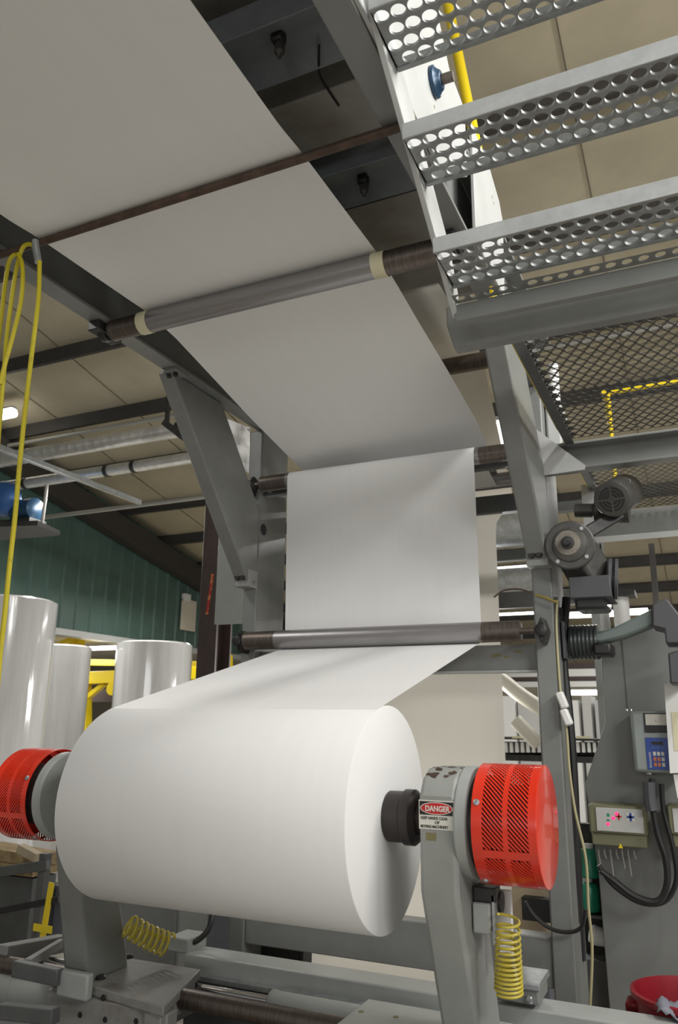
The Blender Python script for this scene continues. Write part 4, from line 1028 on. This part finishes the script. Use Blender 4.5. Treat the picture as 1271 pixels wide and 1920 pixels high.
# second unit: big rollers behind the column
su2 = thing('press_roller', 'big polished steel roller behind the right column, upper of two', 'roller', P(960, 995, Y=8.2), 'big rollers of the far unit')
a_, b_ = P(930, 995, Y=8.2), P(1040, 995, Y=8.2)
MB().tube((-3.0, 8.2, a_.z), (b_.x, 8.2, a_.z), .19, 48).build('roller_body', M['chrome2'] if 'chrome2' in M else M['galv'], su2)
su3 = thing('press_roller', 'big polished steel roller behind the right column, lower of two', 'roller', P(960, 1090, Y=8.2), 'big rollers of the far unit')
a_ = P(950, 1092, Y=8.2); MB().tube((-3.0, 8.2, a_.z), (b_.x, 8.2, a_.z), .15, 48).build('roller_body', M['galv'], su3)
su4 = thing('press_unit', 'dark grey crossbars of the far press unit behind the right column', 'machine frame', P(960, 1100, Y=8.6))
for py, h, mm in ((960, .10, 'grey_dark'), (1040, .12, 'grey'), (1125, .16, 'grey'), (1072, .06, 'grey_dark')):
    q = P(960, py, Y=8.5); MB().box(-3, -.9, 8.45, 8.6, q.z - h / 2, q.z + h / 2).build('crossbar', M[mm], su4, bevel=.006)
MB().box(-3.1, -3.0, 8.0, 8.9, 0, 4.2).build('side_frame', M['grey'], su4); MB().box(-.98, -.9, 8.0, 8.9, 0, 4.2).build('side_frame', M['grey'], su4)

# right background
def RB(x0, y0, x1, y1, Y, d, name, mt, parent):
    a, b, c_, d_ = rect(x0, y0, x1, y1, Y); return MB().box(a, b, Y, Y + d, c_, d_).build(name, M[mt], parent)
wb = thing('white_pallet_stack', 'pale wrapped stacks in the far background between column and tower', 'stack', P(1040, 1400, Y=15))
for k, (xa, xb) in enumerate(((930, 968), (970, 1012), (1014, 1052), (1054, 1088), (1090, 1112), (1114, 1150))):
    a_, b_, c_, d_ = rect(xa, 1305 + (k % 2) * 8, xb, 1385, 15 + .1 * (k % 3)); MB().box(a_, b_, 15 + .1 * (k % 3), 15.8, 0, d_).build('stack', M[('white', 'face', 'film')[k % 3]], wb)
rk = thing('parts_rack', 'dark rack with a row of pale slots behind the right column', 'rack', P(1040, 1440, Y=10))
RB(930, 1382, 1140, 1390, 10, .5, 'top_rail', 'iron', rk); RB(930, 1414, 1140, 1432, 10.1, .4, 'shelf', 'iron', rk); RB(930, 1390, 1140, 1425, 10.45, .02, 'back', 'iron', rk)
for k in range(20):
    x = 934 + k * 10.4
    RB(x, 1392, x + 7, 1411, 10.05, .3, 'slot_card', 'white', rk)
RB(960, 1380, 985, 1385, 9.95, .05, 'label', 'tape', rk); RB(1080, 1380, 1106, 1385, 9.95, .05, 'label', 'tape', rk)
def flex(pts, Y, r, label):
    t = tag(MB().path([P(x, y, Y=Y) for x, y in pts], r, 16, smooth=8).build('flexible_duct', M['pvc'], loc=P(*pts[0], Y=Y)), label, 'hose', 'white flexible ducts')
flex([(900, 1250), (944, 1278), (972, 1300), (1010, 1325), (1040, 1335)], 9.5, .09, 'white flexible duct curving down behind the right column')
flex([(966, 1350), (985, 1370), (1010, 1396)], 9.3, .08, 'short open-ended pale duct stub below the curved one')
bmz = thing('beam_rows', 'pale horizontal beams under the far roof between column and tower', 'beam', P(1090, 1270, Y=20))
for py, h, mm in ((1262, 10, 'white'), (1283, 8, 'white'), (1274, 5, 'column'), (1250, 6, 'column')):
    RB(900, py - h / 2, 1160, py + h / 2, 20, .2, 'beam', mm, bmz)
wcl = thing('white_pipe_post', 'white vertical pipe between the two lamps beside the boom', 'pipe', P(1163, 1170, Y=9))
q0, q1 = P(1163, 1120, Y=9), P(1163, 1175, Y=9)
MB().tube((q0.x, 9, 0), (q0.x, 9, q0.z), .085, 24).build('pipe', M['white'], wcl); MB().box(q0.x - .16, q0.x + .16, 8.85, 9.15, q0.z, q0.z + .06).build('cap', M['iron'], wcl)
hg = thing('hanger_rod', 'dark hanging rod below the second deck at the right edge', 'rod', P(1230, 1120, Y=9))
MB().bar(P(1221, 1020, Y=9), P(1231, 1140, Y=9), .06, .06, up=(0, 1, 0)).build('rod', M['purlin'], hg)

# left lower background: rail, blue-grey sheet, yellow cross mark, wood scrap
bg = thing('partition_sheet', 'blue-grey sheet partition low at the left behind the black rails', 'partition', P(40, 1740, Y=6.0))
a_, b_ = P(-60, 1640, Y=6.0), P(112, 1790, Y=6.0)
MB().box(a_.x, b_.x, 6.0, 6.04, 0, a_.z).build('sheet', M['bluegrey'], bg)
gr = thing('guard_rail', 'black two-bar guard rail in front of the blue-grey sheet at lower left', 'railing', P(60, 1700, Y=5.4))
MB().bar(P(-40, 1640, Y=5.4), P(90, 1622, Y=5.4), .05, .08).build('top_bar', M['grey_dark'], gr, bevel=.005)
MB().bar(P(-40, 1716, Y=5.4), P(112, 1686, Y=5.4), .04, .05).build('mid_bar', M['black'], gr)
p_ = P(86, 1600, Y=5.42); q_ = P(70, 1790, Y=5.42)
MB().bar(V((p_.x, 5.42, p_.z)), V((p_.x, 5.42, 0)), .07, .07, up=(0, 1, 0)).build('post', M['grey_dark'], gr)
ym = thing('yellow_cross', 'yellow tape cross stuck to the dark post at the lower left', 'marker', P(82, 1720, Y=5.3))
MB().bar(P(97, 1655, Y=5.38), P(77, 1775, Y=5.38), .055, .01, up=(0, 1, 0)).build('upright', M['yellow'], ym)
MB().bar(P(63, 1738, Y=5.37), P(97, 1744, Y=5.37), .055, .01, up=(0, 1, 0)).build('crosspiece', M['yellow'], ym)
sc = thing('scrap_boards', 'scrap wooden boards lying under the left red guard', 'boards', P(40, 1600, Y=5.8))
MB().bar(P(-20, 1592, Y=5.8), P(90, 1612, Y=5.8), .3, .10).build('board', M['wood'], sc)
MB().bar(P(38, 1590, Y=5.6), P(72, 1608, Y=5.6), .08, .07).build('board', M['tan'], sc)
MB().bar(P(-20, 1612, Y=5.9), P(100, 1625, Y=5.9), .5, .10).build('board', M['wood'], sc)
MB().box(P(-60, 1625, Y=5.9).x, P(95, 1625, Y=5.9).x, 5.7, 5.98, 0, P(20, 1632, Y=5.9).z).build('trestle', M['grey_dark'], sc)

# ================================================================== LIGHT
def area(name, loc, rot, sx, sy, power, col=(1, .985, .955)):
    l = bpy.data.lights.new(name, 'AREA'); l.shape = 'RECTANGLE'; l.size = sx; l.size_y = sy; l.energy = power; l.color = col
    o = bpy.data.objects.new(name, l); o.location = loc; o.rotation_euler = rot; COL.objects.link(o); return o
def aim(o, p):
    o.rotation_euler = (V(p) - o.location).to_track_quat('-Z', 'Y').to_euler(); return o
def translucent(m, k):
    nt = m.node_tree; b = nt.nodes['Principled BSDF']; out = nt.nodes['Material Output']
    t = nt.nodes.new('ShaderNodeBsdfTranslucent'); t.inputs['Color'].default_value = b.inputs['Base Color'].default_value
    mx = nt.nodes.new('ShaderNodeMixShader'); mx.inputs[0].default_value = k
    nt.links.new(b.outputs[0], mx.inputs[1]); nt.links.new(t.outputs[0], mx.inputs[2]); nt.links.new(mx.outputs[0], out.inputs['Surface'])
translucent(M['cream'], .45)
# area lights added to light the hall and the paper; no fixtures modelled
aim(area('added_hall_light', (4.0, -.3, 4.75), (0, 0, 0), 2.4, 1.0, 215), (-1.8, 5.6, 2.2))  # added at the right to brighten the hanging webs
aim(area('added_hall_light', (5.0, 2.9, 6.2), (0, 0, 0), 2.4, .5, 285), (-2.0, 3.6, 2.0))
area('added_hall_light', (1.6, 3.6, 6.6), (0, math.radians(15), 0), .35, 2.4, 190)
area('added_hall_light', (-5.6, 2.2, 6.3), (0, math.radians(-20), 0), .35, 2.4, 80)
area('added_hall_light', (.5, -7.5, 3.0), (math.radians(88), 0, 0), 6, 1.6, 190)  # low fill added in front to lift the underside of the overhead web
area('added_hall_light', (-8.0, 8.0, 5.0), (0, 0, 0), 2.4, .3, 190)
area('added_hall_light', (-8.5, 12.5, 4.4), (0, 0, 0), 2.4, .3, 90)
area('added_hall_light', (-1.0, 11.0, 5.2), (0, 0, 0), 2.4, .3, 160)
area('added_hall_light', (0, 17.0, 4.4), (0, 0, 0), 4, .4, 260)
area('added_hall_light', (-14, 13.0, 3.4), (0, 0, 0), 3, 3, 250)
area('added_hall_light', (-3.0, 9.6, 2.3), (math.radians(-90), 0, 0), 1.2, .6, 130)  # added behind the cream web to light it through; the web hides it
w = bpy.data.worlds.new('world'); SC.world = w; w.use_nodes = True
w.node_tree.nodes['Background'].inputs['Color'].default_value = (1, .985, .95, 1)
w.node_tree.nodes['Background'].inputs['Strength'].default_value = .30

SC.view_settings.view_transform = 'Standard'; SC.view_settings.look = 'None'
SC.view_settings.exposure = -0.22; SC.view_settings.gamma = 1; SC.view_settings.use_curve_mapping = False
